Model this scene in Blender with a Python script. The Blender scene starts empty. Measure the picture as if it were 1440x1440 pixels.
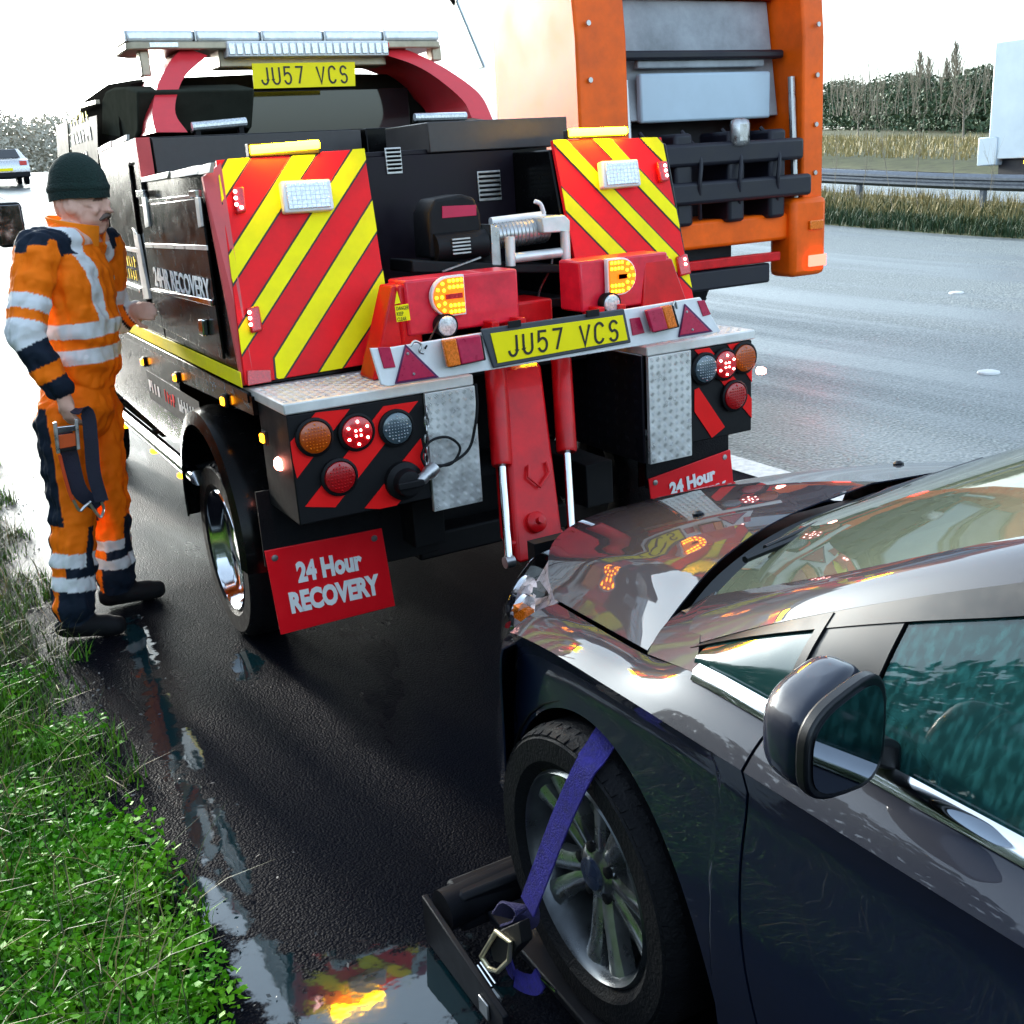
import bpy, bmesh, math, random
import numpy as np
from mathutils import Vector as V, Matrix
random.seed(7); rng = np.random.default_rng(7)
SC = bpy.context.scene; COL = SC.collection
# ------------------------------------------------------------------ camera
CAM = V((-1.831150, -3.110532, 1.708318))
CR = V((0.870463, -0.488577, -0.059898)); CU = V((0.197461, 0.235128, 0.951695)); CF = V((0.450892, 0.840242, -0.301146)); FPX = 1534.608
cd = bpy.data.cameras.new('camera'); cam = bpy.data.objects.new('camera', cd); COL.objects.link(cam)
cd.sensor_width = 36; cd.sensor_fit = 'HORIZONTAL'; cd.lens = 36*FPX/1440; cd.clip_start = 0.02; cd.clip_end = 3000
M4 = Matrix((CR, CU, -CF)).transposed().to_4x4(); M4.translation = CAM; cam.matrix_world = M4
SC.camera = cam
# ------------------------------------------------------------------ sky, sun, exposure
SUN_AZ, SUN_EL = math.radians(-8), math.radians(11)
sund = V((math.sin(SUN_AZ)*math.cos(SUN_EL), math.cos(SUN_AZ)*math.cos(SUN_EL), math.sin(SUN_EL)))
W = bpy.data.worlds.new('World'); SC.world = W; W.use_nodes = True
nt = W.node_tree; nt.nodes.clear()
sk = nt.nodes.new('ShaderNodeTexSky'); sk.sky_type = 'NISHITA'; sk.sun_disc = False
sk.sun_elevation = SUN_EL; sk.sun_rotation = SUN_AZ; sk.air_density = 1.0; sk.dust_density = 2.5; sk.ozone_density = 2.0
hs = nt.nodes.new('ShaderNodeHueSaturation'); hs.inputs['Saturation'].default_value = 0.42
bg = nt.nodes.new('ShaderNodeBackground'); bg.inputs['Strength'].default_value = 0.15
wo = nt.nodes.new('ShaderNodeOutputWorld')
nt.links.new(sk.outputs[0], hs.inputs['Color']); cw = nt.nodes.new('ShaderNodeMix'); cw.data_type = 'RGBA'; cw.blend_type = 'MULTIPLY'; cw.inputs[0].default_value = 1; cw.inputs[7].default_value = (.86, 1.0, 1.10, 1); nt.links.new(hs.outputs[0], cw.inputs[6]); nt.links.new(cw.outputs[2], bg.inputs['Color']); nt.links.new(bg.outputs[0], wo.inputs[0])
sl = bpy.data.lights.new('sun', 'SUN'); sl.energy = 1.2; sl.angle = math.radians(6); sl.color = (1, .94, .84)
so = bpy.data.objects.new('sun', sl); COL.objects.link(so); so.rotation_euler = (-sund).to_track_quat('-Z', 'Y').to_euler(); so.location = (0, 0, 30)
SC.view_settings.view_transform = 'Standard'; SC.view_settings.look = 'None'; SC.view_settings.gamma = 1; SC.view_settings.use_curve_mapping = False
SC.view_settings.exposure = 2.4
SC.render.engine = 'CYCLES'
try:
    SC.cycles.use_denoising = True; SC.cycles.max_bounces = 7; SC.cycles.glossy_bounces = 4; SC.cycles.transmission_bounces = 6; SC.cycles.transparent_max_bounces = 8; SC.cycles.caustics_reflective = False; SC.cycles.caustics_refractive = False; SC.cycles.sample_clamp_indirect = 6
except Exception: pass
# ------------------------------------------------------------------ pixel -> direction -> place
def ray(x, y): return CF + CR*((x-720)/FPX) - CU*((y-720)/FPX)
def PX(x, y, X): d = ray(x, y); return CAM + d*((X-CAM.x)/d.x)
def PY(x, y, Y): d = ray(x, y); return CAM + d*((Y-CAM.y)/d.y)
def PZ(x, y, Z): d = ray(x, y); return CAM + d*((Z-CAM.z)/d.z)
def PP(x, y, p, n): d = ray(x, y); return CAM + d*((V(p)-CAM).dot(n)/d.dot(n))
# ------------------------------------------------------------------ materials
MATS = {}
def mat(name, col, rough=.5, metal=0, coat=0, spec=.5, emit=None, es=0, var=.12, vs=14, bump=0, bs=60, trans=0, ior=1.45, alpha=1, rvar=.1, coatr=.05):
    if name in MATS: return MATS[name]
    m = bpy.data.materials.new(name); m.use_nodes = True; t = m.node_tree; b = t.nodes['Principled BSDF']
    c = (col[0], col[1], col[2], 1)
    b.inputs['Base Color'].default_value = c; b.inputs['Roughness'].default_value = rough; b.inputs['Metallic'].default_value = metal
    b.inputs['Coat Weight'].default_value = coat; b.inputs['Coat Roughness'].default_value = coatr; b.inputs['Specular IOR Level'].default_value = spec
    b.inputs['Transmission Weight'].default_value = trans; b.inputs['IOR'].default_value = ior; b.inputs['Alpha'].default_value = alpha
    if emit: b.inputs['Emission Color'].default_value = (*emit, 1); b.inputs['Emission Strength'].default_value = es
    tc = t.nodes.new('ShaderNodeTexCoord')
    if var or rvar:
        n = t.nodes.new('ShaderNodeTexNoise'); n.inputs['Scale'].default_value = vs; n.inputs['Detail'].default_value = 6; n.inputs['Roughness'].default_value = .65
        t.links.new(tc.outputs['Object'], n.inputs['Vector'])
    if var:
        r = t.nodes.new('ShaderNodeMapRange'); r.inputs[1].default_value = .3; r.inputs[2].default_value = .7; r.inputs[3].default_value = 1-var; r.inputs[4].default_value = 1+var*.6
        x = t.nodes.new('ShaderNodeMix'); x.data_type = 'RGBA'; x.blend_type = 'MULTIPLY'; x.inputs[0].default_value = 1
        t.links.new(n.outputs[0], r.inputs[0]); x.inputs[6].default_value = c; t.links.new(r.outputs[0], x.inputs[7]); t.links.new(x.outputs[2], b.inputs['Base Color'])
    if rvar:
        r2 = t.nodes.new('ShaderNodeMapRange'); r2.inputs[1].default_value = .35; r2.inputs[2].default_value = .7; r2.inputs[3].default_value = max(0, rough-rvar*.4); r2.inputs[4].default_value = min(1, rough+rvar)
        t.links.new(n.outputs[0], r2.inputs[0]); t.links.new(r2.outputs[0], b.inputs['Roughness'])
    if bump:
        n2 = t.nodes.new('ShaderNodeTexNoise'); n2.inputs['Scale'].default_value = bs; n2.inputs['Detail'].default_value = 4
        bp = t.nodes.new('ShaderNodeBump'); bp.inputs['Strength'].default_value = bump; bp.inputs['Distance'].default_value = .01
        t.links.new(tc.outputs['Object'], n2.inputs['Vector']); t.links.new(n2.outputs[0], bp.inputs['Height']); t.links.new(bp.outputs[0], b.inputs['Normal'])
    MATS[name] = m; return m
black = mat('black_paint', (.003, .003, .0032), .2, spec=.12, coat=.04, var=.3, rvar=.12)
dull = mat('dull_black', (.0032, .0032, .0045), .6, spec=.3)
rubber = mat('rubber', (.004, .0042, .006), .6, bump=.3, bs=140, rvar=.2, spec=.2)
red = mat('red_panel', (.88, .006, .012), .5, spec=.25, coat=0, var=.22, vs=4)
redp = mat('red_paint', (.6, .003, .007), .35, coat=.15, spec=.3, var=.3, vs=9)
redd = mat('red_tape', (.85, .008, .008), .5, spec=.25, var=.08)
yel = mat('yellow_tape', (.95, .84, .002), .5, spec=.2, var=.16, vs=5)
yelp = mat('plate_yellow', (.95, .78, .002), .45, spec=.25, var=.05)
white = mat('white_paint', (.8, .8, .8), .35, var=.1)
textw = mat('white_lettering', (.85, .85, .85), .5, var=.04)
ink = mat('black_lettering', (.015, .012, .01), .5)
alu = mat('chequer_aluminium', (.66, .66, .64), .34, metal=.55, var=.25, vs=9, rvar=.25)
aluw = mat('deck_aluminium', (.72, .71, .68), .4, metal=.35, var=.2, vs=10)
chrome = mat('chrome', (.78, .79, .8), .08, metal=1, var=.1, rvar=.1)
steel = mat('steel', (.45, .45, .45), .32, metal=.9, var=.3, rvar=.2)
glass = mat('dark_glass', (.01, .012, .014), .05, coat=.4, var=0, rvar=.03)
amberl = mat('amber_lens', (.80, .17, .004), .25, coat=.4, var=.35, vs=160)
redl = mat('red_lens', (.6, .008, .012), .2, coat=.5, var=.35, vs=160)
clearl = mat('clear_lens', (.72, .76, .8), .15, coat=.5, metal=.4, var=.5, vs=150)
led_a = mat('lit_amber_led', (1, .45, .02), .4, emit=(1, .30, .006), es=3, var=0, rvar=0)
led_bar = mat('lit_amber_bar', (1, .6, .1), .4, emit=(1, .52, .0022), es=45, var=0, rvar=0)
led_r = mat('lit_red_led', (1, .05, .03), .4, emit=(1, .03, .02), es=4, var=0, rvar=0)
led_w = mat('lit_marker', (1, .8, .75), .4, emit=(1, .28, .2), es=9, var=0, rvar=0)
# ------------------------------------------------------------------ mesh builder
class B:
    def __init__(s): s.v = []; s.f = []
    def add(s, vs, fs):
        o = len(s.v); s.v += [tuple(p) for p in vs]; s.f += [tuple(i+o for i in f) for f in fs]; return s
    def box(s, a, b):
        x0, x1 = sorted((a[0], b[0])); y0, y1 = sorted((a[1], b[1])); z0, z1 = sorted((a[2], b[2]))
        return s.hexa([(x0,y0,z0),(x1,y0,z0),(x1,y1,z0),(x0,y1,z0),(x0,y0,z1),(x1,y0,z1),(x1,y1,z1),(x0,y1,z1)])
    def hexa(s, p): return s.add(p, [(3,2,1,0),(4,5,6,7),(0,1,5,4),(1,2,6,5),(2,3,7,6),(3,0,4,7)])
    def prism(s, pts, d):
        pts = [V(p) for p in pts]; d = V(d); n = len(pts)
        return s.add(pts+[p+d for p in pts], [tuple(range(n))[::-1], tuple(range(n, 2*n))]+[(i, (i+1) % n, (i+1) % n+n, i+n) for i in range(n)])
    def tube(s, path, r, n=10, cap=True):
        path = [V(p) for p in path]; rs = r if isinstance(r, (list, tuple)) else [r]*len(path)
        rings = []; up = None
        for i, p in enumerate(path):
            t = (path[min(i+1, len(path)-1)]-path[max(i-1, 0)]).normalized()
            if up is None: up = V((0,0,1)) if abs(t.z) < .9 else V((1,0,0))
            a = up-t*up.dot(t)
            if a.length < 1e-5: a = t.orthogonal()
            a.normalize(); up = a; b = t.cross(a)
            rings.append([p+(a*math.cos(2*math.pi*k/n)+b*math.sin(2*math.pi*k/n))*rs[i] for k in range(n)])
        fs = []
        for i in range(len(rings)-1):
            for k in range(n): fs.append((i*n+k, i*n+(k+1) % n, (i+1)*n+(k+1) % n, (i+1)*n+k))
        if cap: fs += [tuple(range(n))[::-1], tuple(range((len(rings)-1)*n, len(rings)*n))]
        return s.add([q for g in rings for q in g], fs)
    def lathe(s, prof, o, ax, n=24, close=False):
        o = V(o); ax = V(ax).normalized(); a = ax.orthogonal().normalized(); b = ax.cross(a); vs = []; fs = []
        for r, h in prof:
            for k in range(n): vs.append(o+ax*h+(a*math.cos(2*math.pi*k/n)+b*math.sin(2*math.pi*k/n))*r)
        m = len(prof)
        for i in range(m-1 if not close else m):
            j = (i+1) % m
            for k in range(n): fs.append((i*n+k, i*n+(k+1) % n, j*n+(k+1) % n, j*n+k))
        if not close: fs += [tuple(range(n))[::-1], tuple(range((m-1)*n, m*n))]
        return s.add(vs, fs)
    def grid(s, rows, flip=False):
        m = len(rows[0]); fs = []
        for i in range(len(rows)-1):
            for k in range(m-1):
                q = (i*m+k, i*m+k+1, (i+1)*m+k+1, (i+1)*m+k); fs.append(q[::-1] if flip else q)
        return s.add([p for r in rows for p in r], fs)
    def build(s, name, material, parent=None, bevel=0, smooth=35, solid=0, seg=2, label=None, kind=None):
        me = bpy.data.meshes.new(name); me.from_pydata(s.v, [], s.f); me.validate(); me.update()
        bm = bmesh.new(); bm.from_mesh(me); bmesh.ops.recalc_face_normals(bm, faces=bm.faces) if not solid else None; bm.to_mesh(me); bm.free()
        if smooth:
            me.polygons.foreach_set('use_smooth', [True]*len(me.polygons)); me.set_sharp_from_angle(angle=math.radians(smooth))
        me.materials.append(material); o = bpy.data.objects.new(name, me); COL.objects.link(o)
        if solid:
            md = o.modifiers.new('s', 'SOLIDIFY'); md.thickness = solid; md.offset = 0
            es_ = o.modifiers.new('e', 'EDGE_SPLIT'); es_.split_angle = math.radians(smooth or 30); es_.use_edge_sharp = False
        if bevel:
            md = o.modifiers.new('b', 'BEVEL'); md.width = bevel; md.segments = seg; md.limit_method = 'ANGLE'; md.angle_limit = math.radians(40); md.harden_normals = False
        if parent: par(o, parent)
        if label: o['label'] = label
        if kind: o['kind'] = kind
        return o
def par(o, p): o.parent = p; o.matrix_parent_inverse = WM[p.name].inverted() if p.name in WM else Matrix()
WM = {}
def thing(name, loc, label, cat, group=None):
    o = bpy.data.objects.new(name, None); COL.objects.link(o); o.location = loc; o.empty_display_size = .1
    WM[o.name] = Matrix.Translation(V(loc)); o['label'] = label; o['category'] = cat
    if group: o['group'] = group
    return o
def tag(o, label, cat, group=None):
    o['label'] = label; o['category'] = cat
    if group: o['group'] = group
    return o
def struct(o): o['kind'] = 'structure'; return o
def clip(poly, cl):
    out = list(poly); n = len(cl)
    area = sum(cl[i][0]*cl[(i+1) % n][1]-cl[(i+1) % n][0]*cl[i][1] for i in range(n)); sg = 1 if area > 0 else -1
    for i in range(n):
        a, b = cl[i], cl[(i+1) % n]; inp = out; out = []
        ins = lambda p: sg*((b[0]-a[0])*(p[1]-a[1])-(b[1]-a[1])*(p[0]-a[0])) >= -1e-9
        for k in range(len(inp)):
            p, q = inp[k], inp[(k+1) % len(inp)]
            if ins(p): out.append(p)
            if ins(p) != ins(q):
                d1 = (b[0]-a[0])*(p[1]-a[1])-(b[1]-a[1])*(p[0]-a[0]); d2 = (b[0]-a[0])*(q[1]-a[1])-(b[1]-a[1])*(q[0]-a[0]); t = d1/(d1-d2)
                out.append((p[0]+(q[0]-p[0])*t, p[1]+(q[1]-p[1])*t))
        if not out: return []
    return out
def grow(poly, d):
    cx = sum(p[0] for p in poly)/len(poly); cy = sum(p[1] for p in poly)/len(poly); n = len(poly); out = []
    area = sum(poly[i][0]*poly[(i+1) % n][1]-poly[(i+1) % n][0]*poly[i][1] for i in range(n)); sg = 1 if area > 0 else -1
    for i in range(n):
        p0, p, p1 = V((*poly[i-1], 0)), V((*poly[i], 0)), V((*poly[(i+1) % n], 0))
        e0 = (p-p0).normalized(); e1 = (p1-p).normalized(); n0 = V((e0.y, -e0.x, 0))*sg; n1 = V((e1.y, -e1.x, 0))*sg
        m = n0+n1; m = m/max(m.length_squared, .3)*2
        out.append((p.x+m.x*d, p.y+m.y*d))
    return out
def text(name, s, material, parent, bl, right, up, w, h, depth=.002, bold=.0, shear=0):
    """lettering laid on a plane: bl = bottom-left corner, right/up = unit vectors, w x h = size"""
    cu = bpy.data.curves.new(name, 'FONT'); cu.body = s; cu.size = 1; cu.extrude = 0; cu.offset = bold; cu.shear = shear; cu.resolution_u = 3
    tmp = bpy.data.objects.new('tmp_text', cu); COL.objects.link(tmp); dg = bpy.context.evaluated_depsgraph_get()
    me = bpy.data.meshes.new_from_object(tmp.evaluated_get(dg)); bpy.data.objects.remove(tmp); bpy.data.curves.remove(cu)
    n = len(me.vertices); co = np.empty(n*3); me.vertices.foreach_get('co', co); co = co.reshape(-1, 3)
    mn, mx = co.min(0), co.max(0); r = V(right).normalized(); u = V(up).normalized(); nn = r.cross(u).normalized()
    a = (co[:, 0]-mn[0])/(mx[0]-mn[0])*w; b = (co[:, 1]-mn[1])/(mx[1]-mn[1])*h
    P = np.array(bl)+a[:, None]*np.array(r)+b[:, None]*np.array(u)+np.array(nn)*depth
    me.vertices.foreach_set('co', P.ravel()); me.update(); me.name = name; me.polygons.foreach_set('use_smooth', [False]*len(me.polygons)); me.materials.clear(); me.materials.append(material)
    o = bpy.data.objects.new(name, me); COL.objects.link(o); par(o, parent) if parent else None
    md = o.modifiers.new('s', 'SOLIDIFY'); md.thickness = depth; md.offset = 1 if True else 0
    return o
def crom(pts, n=8):
    """Catmull-Rom through points"""
    P = [np.array(p, float) for p in pts]; P = [2*P[0]-P[1]]+P+[2*P[-1]-P[-2]]; out = []
    for i in range(1, len(P)-2):
        for k in range(n):
            t = k/n; out.append(.5*((2*P[i])+(-P[i-1]+P[i+1])*t+(2*P[i-1]-5*P[i]+4*P[i+1]-P[i+2])*t*t+(-P[i-1]+3*P[i]-3*P[i+1]+P[i+2])*t**3))
    out.append(P[-2]); return out
def gz(y):
    if y > 60: return .056*(60-9.7)+.056*40*(1-math.exp(-(y-60)/40))*.5+ .0*y
    return 0.112*math.log(1+math.exp(min((y-9.7)/2, 50))) if y < 60 else .056*(y-9.7)

def glyph_plate(name, s, material, parent, bl, right, up, w, h, lw=.2, depth=.0015):
    """number-plate characters from thick strokes; unit cell 0..1 x 0..1 per character"""
    A = lambda cx, cy, rx, ry, a0, a1, n=10: [(cx+rx*math.cos(math.radians(a0+(a1-a0)*i/n)), cy+ry*math.sin(math.radians(a0+(a1-a0)*i/n))) for i in range(n+1)]
    G = {'J': [[(.86, 1), (.86, .28)]+A(.5, .28, .36, .28, 0, -180)], 'U': [[(.1, 1), (.1, .3)]+A(.5, .3, .4, .3, 180, 360)+[(.9, 1)]],
         '5': [[(.86, 1), (.16, 1), (.13, .55)]+A(.48, .33, .4, .33, 110, -160, 14)], '7': [[(.08, 1), (.92, 1), (.42, 0)]], 'V': [[(.05, 1), (.5, 0), (.95, 1)]],
         'C': [A(.5, .68, .4, .32, 20, 180)+A(.5, .32, .4, .32, 180, 340)], 'S': [A(.5, .74, .36, .26, 20, 250, 12)+A(.5, .27, .38, .27, 80, -160, 12)]}
    r = V(right).normalized(); u = V(up).normalized(); n = r.cross(u).normalized(); cells = len(s); cw = w/(cells*1.0); b = B(); t = cw*.72*lw
    for i, ch in enumerate(s):
        if ch == ' ': continue
        for st in G[ch]:
            P = [V((cw*(i+.14+.72*x), h*y, 0)) for x, y in st]; L = []; Rr = []
            for k, p in enumerate(P):
                a = P[max(k-1, 0)]; c = P[min(k+1, len(P)-1)]; d0 = (p-a).normalized() if k else (c-p).normalized(); d1 = (c-p).normalized() if k < len(P)-1 else d0
                m = d0+d1; m = m.normalized() if m.length > 1e-6 else d0; q = V((-m.y, m.x, 0)); sc = 1/max(.45, q.dot(V((-d0.y, d0.x, 0))))
                L.append(p+q*t*.5*sc); Rr.append(p-q*t*.5*sc)
            f = lambda p, e: V(bl)+r*p.x+u*p.y+n*e
            k = len(P); b.add([f(p, depth) for p in L]+[f(p, depth) for p in Rr]+[f(p, 0) for p in L]+[f(p, 0) for p in Rr], [(j, j+1, k+j+1, k+j) for j in range(k-1)]+[(j+1, j, 2*k+j, 2*k+j+1) for j in range(k-1)]+[(k+j, k+j+1, 3*k+j+1, 3*k+j) for j in range(k-1)])
    return b.build(name, material, parent, smooth=0)
# ================================================================== ground, roads, verge, far side
def nodes(name):
    m = bpy.data.materials.new(name); m.use_nodes = True; return m, m.node_tree, m.node_tree.nodes['Principled BSDF']
def asphalt(name, c0, c1, rlo, rhi, ws=.9, big=.55, bump=.55, spec=.5, blobs=None, gs=110, far=0, mps=(1.6, .45, 1)):
    m, t, b = nodes(name); N = t.nodes.new; L = t.links.new
    tc = N('ShaderNodeTexCoord')
    n1 = N('ShaderNodeTexNoise'); n1.inputs['Scale'].default_value = gs; n1.inputs['Detail'].default_value = 3
    v = N('ShaderNodeTexVoronoi'); v.inputs['Scale'].default_value = gs*.7
    n2 = N('ShaderNodeTexNoise'); n2.inputs['Scale'].default_value = ws; n2.inputs['Detail'].default_value = 7; n2.inputs['Roughness'].default_value = .6; n2.inputs['Distortion'].default_value = .4
    mp = N('ShaderNodeMapping'); mp.inputs['Scale'].default_value = mps
    L(tc.outputs['Object'], mp.inputs[0]); L(mp.outputs[0], n2.inputs['Vector'])
    for q in (n1, v): L(tc.outputs['Object'], q.inputs['Vector'])
    wet = N('ShaderNodeMapRange'); wet.interpolation_type = 'SMOOTHSTEP'; wet.inputs[1].default_value = big-.1; wet.inputs[2].default_value = big+.1
    L(n2.outputs[0], wet.inputs[0])
    mr = N('ShaderNodeMapRange'); mr.inputs[3].default_value = rhi; mr.inputs[4].default_value = rlo; L(wet.outputs[0], mr.inputs[0]); L(mr.outputs[0], b.inputs['Roughness'])
    cr = N('ShaderNodeMix'); cr.data_type = 'RGBA'; cr.inputs[6].default_value = (*c0, 1); cr.inputs[7].default_value = (*c1, 1)
    mr2 = N('ShaderNodeMapRange'); mr2.inputs[1].default_value = .35; mr2.inputs[2].default_value = .75; L(n1.outputs[0], mr2.inputs[0]); L(mr2.outputs[0], cr.inputs[0])
    dk = N('ShaderNodeMix'); dk.data_type = 'RGBA'; dk.blend_type = 'MULTIPLY'; dk.inputs[7].default_value = (.55, .55, .57, 1); L(wet.outputs[0], dk.inputs[0]); L(cr.outputs[2], dk.inputs[6]); L(dk.outputs[2], b.inputs['Base Color'])
    bh = N('ShaderNodeMath'); bh.operation = 'SUBTRACT'; L(n1.outputs[0], bh.inputs[0]); L(v.outputs['Distance'], bh.inputs[1])
    bs = N('ShaderNodeMapRange'); bs.inputs[3].default_value = bump; bs.inputs[4].default_value = bump*.35; L(wet.outputs[0], bs.inputs[0])
    bp = N('ShaderNodeBump'); bp.inputs['Distance'].default_value = .008; L(bs.outputs[0], bp.inputs['Strength']); L(bh.outputs[0], bp.inputs['Height']); L(bp.outputs[0], b.inputs['Normal'])
    b.inputs['Specular IOR Level'].default_value = spec
    if far:   # specular raised further ahead to place the glare on the wet shoulder
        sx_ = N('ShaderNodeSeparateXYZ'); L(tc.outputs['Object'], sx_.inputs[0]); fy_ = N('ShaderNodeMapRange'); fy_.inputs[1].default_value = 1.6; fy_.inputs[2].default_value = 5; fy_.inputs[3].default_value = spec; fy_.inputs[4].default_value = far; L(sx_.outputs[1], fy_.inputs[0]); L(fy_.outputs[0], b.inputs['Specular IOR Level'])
    if blobs:
        cur = None
        for (cx, cy, rx, ry, an_) in blobs:
            sv = N('ShaderNodeVectorMath'); sv.operation = 'SUBTRACT'; sv.inputs[1].default_value = (cx, cy, 0); L(tc.outputs['Object'], sv.inputs[0])
            vr = N('ShaderNodeVectorRotate'); vr.rotation_type = 'Z_AXIS'; vr.inputs['Angle'].default_value = -an_; L(sv.outputs[0], vr.inputs[0])
            ms = N('ShaderNodeVectorMath'); ms.operation = 'MULTIPLY'; ms.inputs[1].default_value = (1/rx, 1/ry, 0); L(vr.outputs[0], ms.inputs[0])
            ln = N('ShaderNodeVectorMath'); ln.operation = 'LENGTH'; L(ms.outputs[0], ln.inputs[0])
            om = N('ShaderNodeMath'); om.operation = 'SUBTRACT'; om.inputs[0].default_value = 1; L(ln.outputs['Value'], om.inputs[1])
            if cur is None: cur = om
            else:
                mx_ = N('ShaderNodeMath'); mx_.operation = 'MAXIMUM'; L(cur.outputs[0], mx_.inputs[0]); L(om.outputs[0], mx_.inputs[1]); cur = mx_
        pn_ = N('ShaderNodeTexNoise'); pn_.inputs['Scale'].default_value = 16; pn_.inputs['Detail'].default_value = 7; pn_.inputs['Roughness'].default_value = .68; L(tc.outputs['Object'], pn_.inputs['Vector'])
        sc_ = N('ShaderNodeMath'); sc_.operation = 'MULTIPLY_ADD'; sc_.inputs[1].default_value = 2.6; sc_.inputs[2].default_value = -1.35; L(pn_.outputs[0], sc_.inputs[0])
        ad = N('ShaderNodeMath'); ad.operation = 'ADD'; L(cur.outputs[0], ad.inputs[0]); L(sc_.outputs[0], ad.inputs[1])
        pm = N('ShaderNodeMapRange'); pm.interpolation_type = 'SMOOTHSTEP'; pm.inputs[1].default_value = -.12; pm.inputs[2].default_value = .22; L(ad.outputs[0], pm.inputs[0])
        wsh = N('ShaderNodeBsdfPrincipled'); wsh.inputs['Base Color'].default_value = (.004, .018, .022, 1); wsh.inputs['Roughness'].default_value = .04; wsh.inputs['IOR'].default_value = 1.9; wsh.inputs['Specular IOR Level'].default_value = .5
        wn_ = N('ShaderNodeTexNoise'); wn_.inputs['Scale'].default_value = 18; wb_ = N('ShaderNodeBump'); wb_.inputs['Strength'].default_value = .03; wb_.inputs['Distance'].default_value = .01; L(tc.outputs['Object'], wn_.inputs['Vector']); L(wn_.outputs[0], wb_.inputs['Height']); gv = N('ShaderNodeVectorMath'); gv.operation = 'ADD'; gv.inputs[1].default_value = (.02, -.045, 0); L(wb_.outputs[0], gv.inputs[0]); L(gv.outputs[0], wsh.inputs['Normal'])
        mxs = N('ShaderNodeMixShader'); L(pm.outputs[0], mxs.inputs[0]); L(b.outputs[0], mxs.inputs[1]); L(wsh.outputs[0], mxs.inputs[2]); L(mxs.outputs[0], t.nodes['Material Output'].inputs[0])
    return m
def blob_px(pa, pb, w):
    a, c = PZ(*pa, 0), PZ(*pb, 0); m_ = (a+c)/2; d = c-a; return (m_.x, m_.y, d.length/2+.02, w, math.atan2(d.y, d.x))
BLOBS = [blob_px((400,1420), (690,1390), .17), blob_px((345,1320), (420,1440), .07), blob_px((245,1225), (345,1310), .05), blob_px((182,870), (215,960), .05), blob_px((215,960), (243,1085), .045), blob_px((262,1030), (280,1085), .03), blob_px((345,915), (352,955), .05), blob_px((255,1080), (300,1220), .035), blob_px((300,1130), (350,1260), .025)]
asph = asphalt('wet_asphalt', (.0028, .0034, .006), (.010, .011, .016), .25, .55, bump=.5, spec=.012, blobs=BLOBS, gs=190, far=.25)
asph2 = asphalt('road_asphalt', (.07, .08, .076), (.36, .385, .36), .3, .5, ws=.55, big=.52, bump=1.0, gs=52, mps=(2.0, .09, 1))  # albedo raised to put sun-lit wet glare into the road colour
soil = mat('soil', (.018, .02, .01), .9, var=.5, vs=8, bump=.8, bs=20)
grassb = mat('grass_ground', (.03, .055, .012), .95, var=.5, vs=3, bump=.8, bs=15)
drygr = mat('dry_grass_ground', (.10, .10, .04), .95, var=.45, vs=2, bump=.6, bs=10)
YS = [-40, -20, -10, -6]+[-5+.5*i for i in range(60)]+[26, 28, 31, 35, 40, 46, 54, 64, 80, 100, 130, 170, 220, 300, 420, 600, 900]
def hill(y): return min(gz(y), 1.9+.0*y+ (gz(40)-1.9)) if y > 400 else gz(y)
def strip(name, xs, zf, material, ys=YS):
    b = B(); b.grid([[(x, y, zf(x, y)) for x in xs] for y in ys]); o = b.build(name, material, smooth=60); return struct(o)
def GR(x, y):   # ground profile across the road
    z = gz(y)
    if x < -1.53: z += -.02+.30*min(1, max(0, (-1.53-x)/3.5))**1.2
    elif x > 14.6:
        k = x-14.6; z += .12*min(1, k/.5)+.10*min(1, max(0, k-.5)/2)
    return z
def fx(x, y): return GR(x, y)
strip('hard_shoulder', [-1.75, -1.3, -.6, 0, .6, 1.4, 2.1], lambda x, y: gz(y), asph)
strip('carriageway', [2.1, 3, 4.5, 6, 9, 12, 14.7], lambda x, y: gz(y), asph2)
strip('verge', [-400, -120, -40, -16, -8, -5, -3.5, -2.6, -2.1, -1.8, -1.6, -1.5], lambda x, y: GR(x, y) if x < -1.52 else gz(y)-.03, soil)
strip('central_reservation', [14.6, 14.75, 15.1, 15.6, 16.2, 17.2, 18.6], lambda x, y: GR(x, y), drygr)
strip('far_carriageway', [18.5, 22, 26, 31], lambda x, y: gz(y)-.22, asphalt('far_asphalt', (.05, .052, .055), (.1, .1, .105), .12, .3, ws=.2, big=.45))
strip('field', [30.8, 34, 40, 60, 100, 200, 500, 1500], lambda x, y: gz(y)-.2 if x < 33 else gz(y)+.1, drygr)
lw = mat('road_marking', (.62, .62, .6), .5, var=.3, vs=25, bump=.3, bs=120)
b = B(); b.grid([[(x, y, gz(y)+.005) for x in (2.08, 2.28)] for y in YS]); struct(b.build('edge_line', lw))
studm = mat('cat_eye', (.7, .7, .68), .4)
for x, y in ((5.26, 2.33), (8.8, 5.55)):
    b = B(); b.lathe([(.085, 0), (.08, .012), (.05, .02)], (x, y, gz(y)), (0, 0, 1), 14); tag(b.build('road_stud', studm), 'small pale reflector stud set in the %s lane line of the road' % ('first' if x < 7 else 'second'), 'road stud')
# ================================================================== recovery truck
T = thing('recovery_truck', (0, .98, 0), 'black and red recovery truck with yellow chevron rear panels and a raised light bar', 'recovery truck')
HD = 1.081
def PB(name, m, a, b, bevel=.004, parent=T, **k): return B().box(a, b).build(name, m, parent, bevel=bevel, **k)
# --- chassis and floor
PB('chassis', dull, (-.42, .25, .45), (-.30, 4.8, .62)); PB('chassis', dull, (.30, .25, .45), (.42, 4.8, .62))
PB('bed_floor', dull, (-.37, .36, 1.0), (.40, .80, 1.10))
b = B(); b.tube([(-.8, .98, .35), (.8, .98, .35)], .06); b.build('axle', dull, T)
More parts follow.
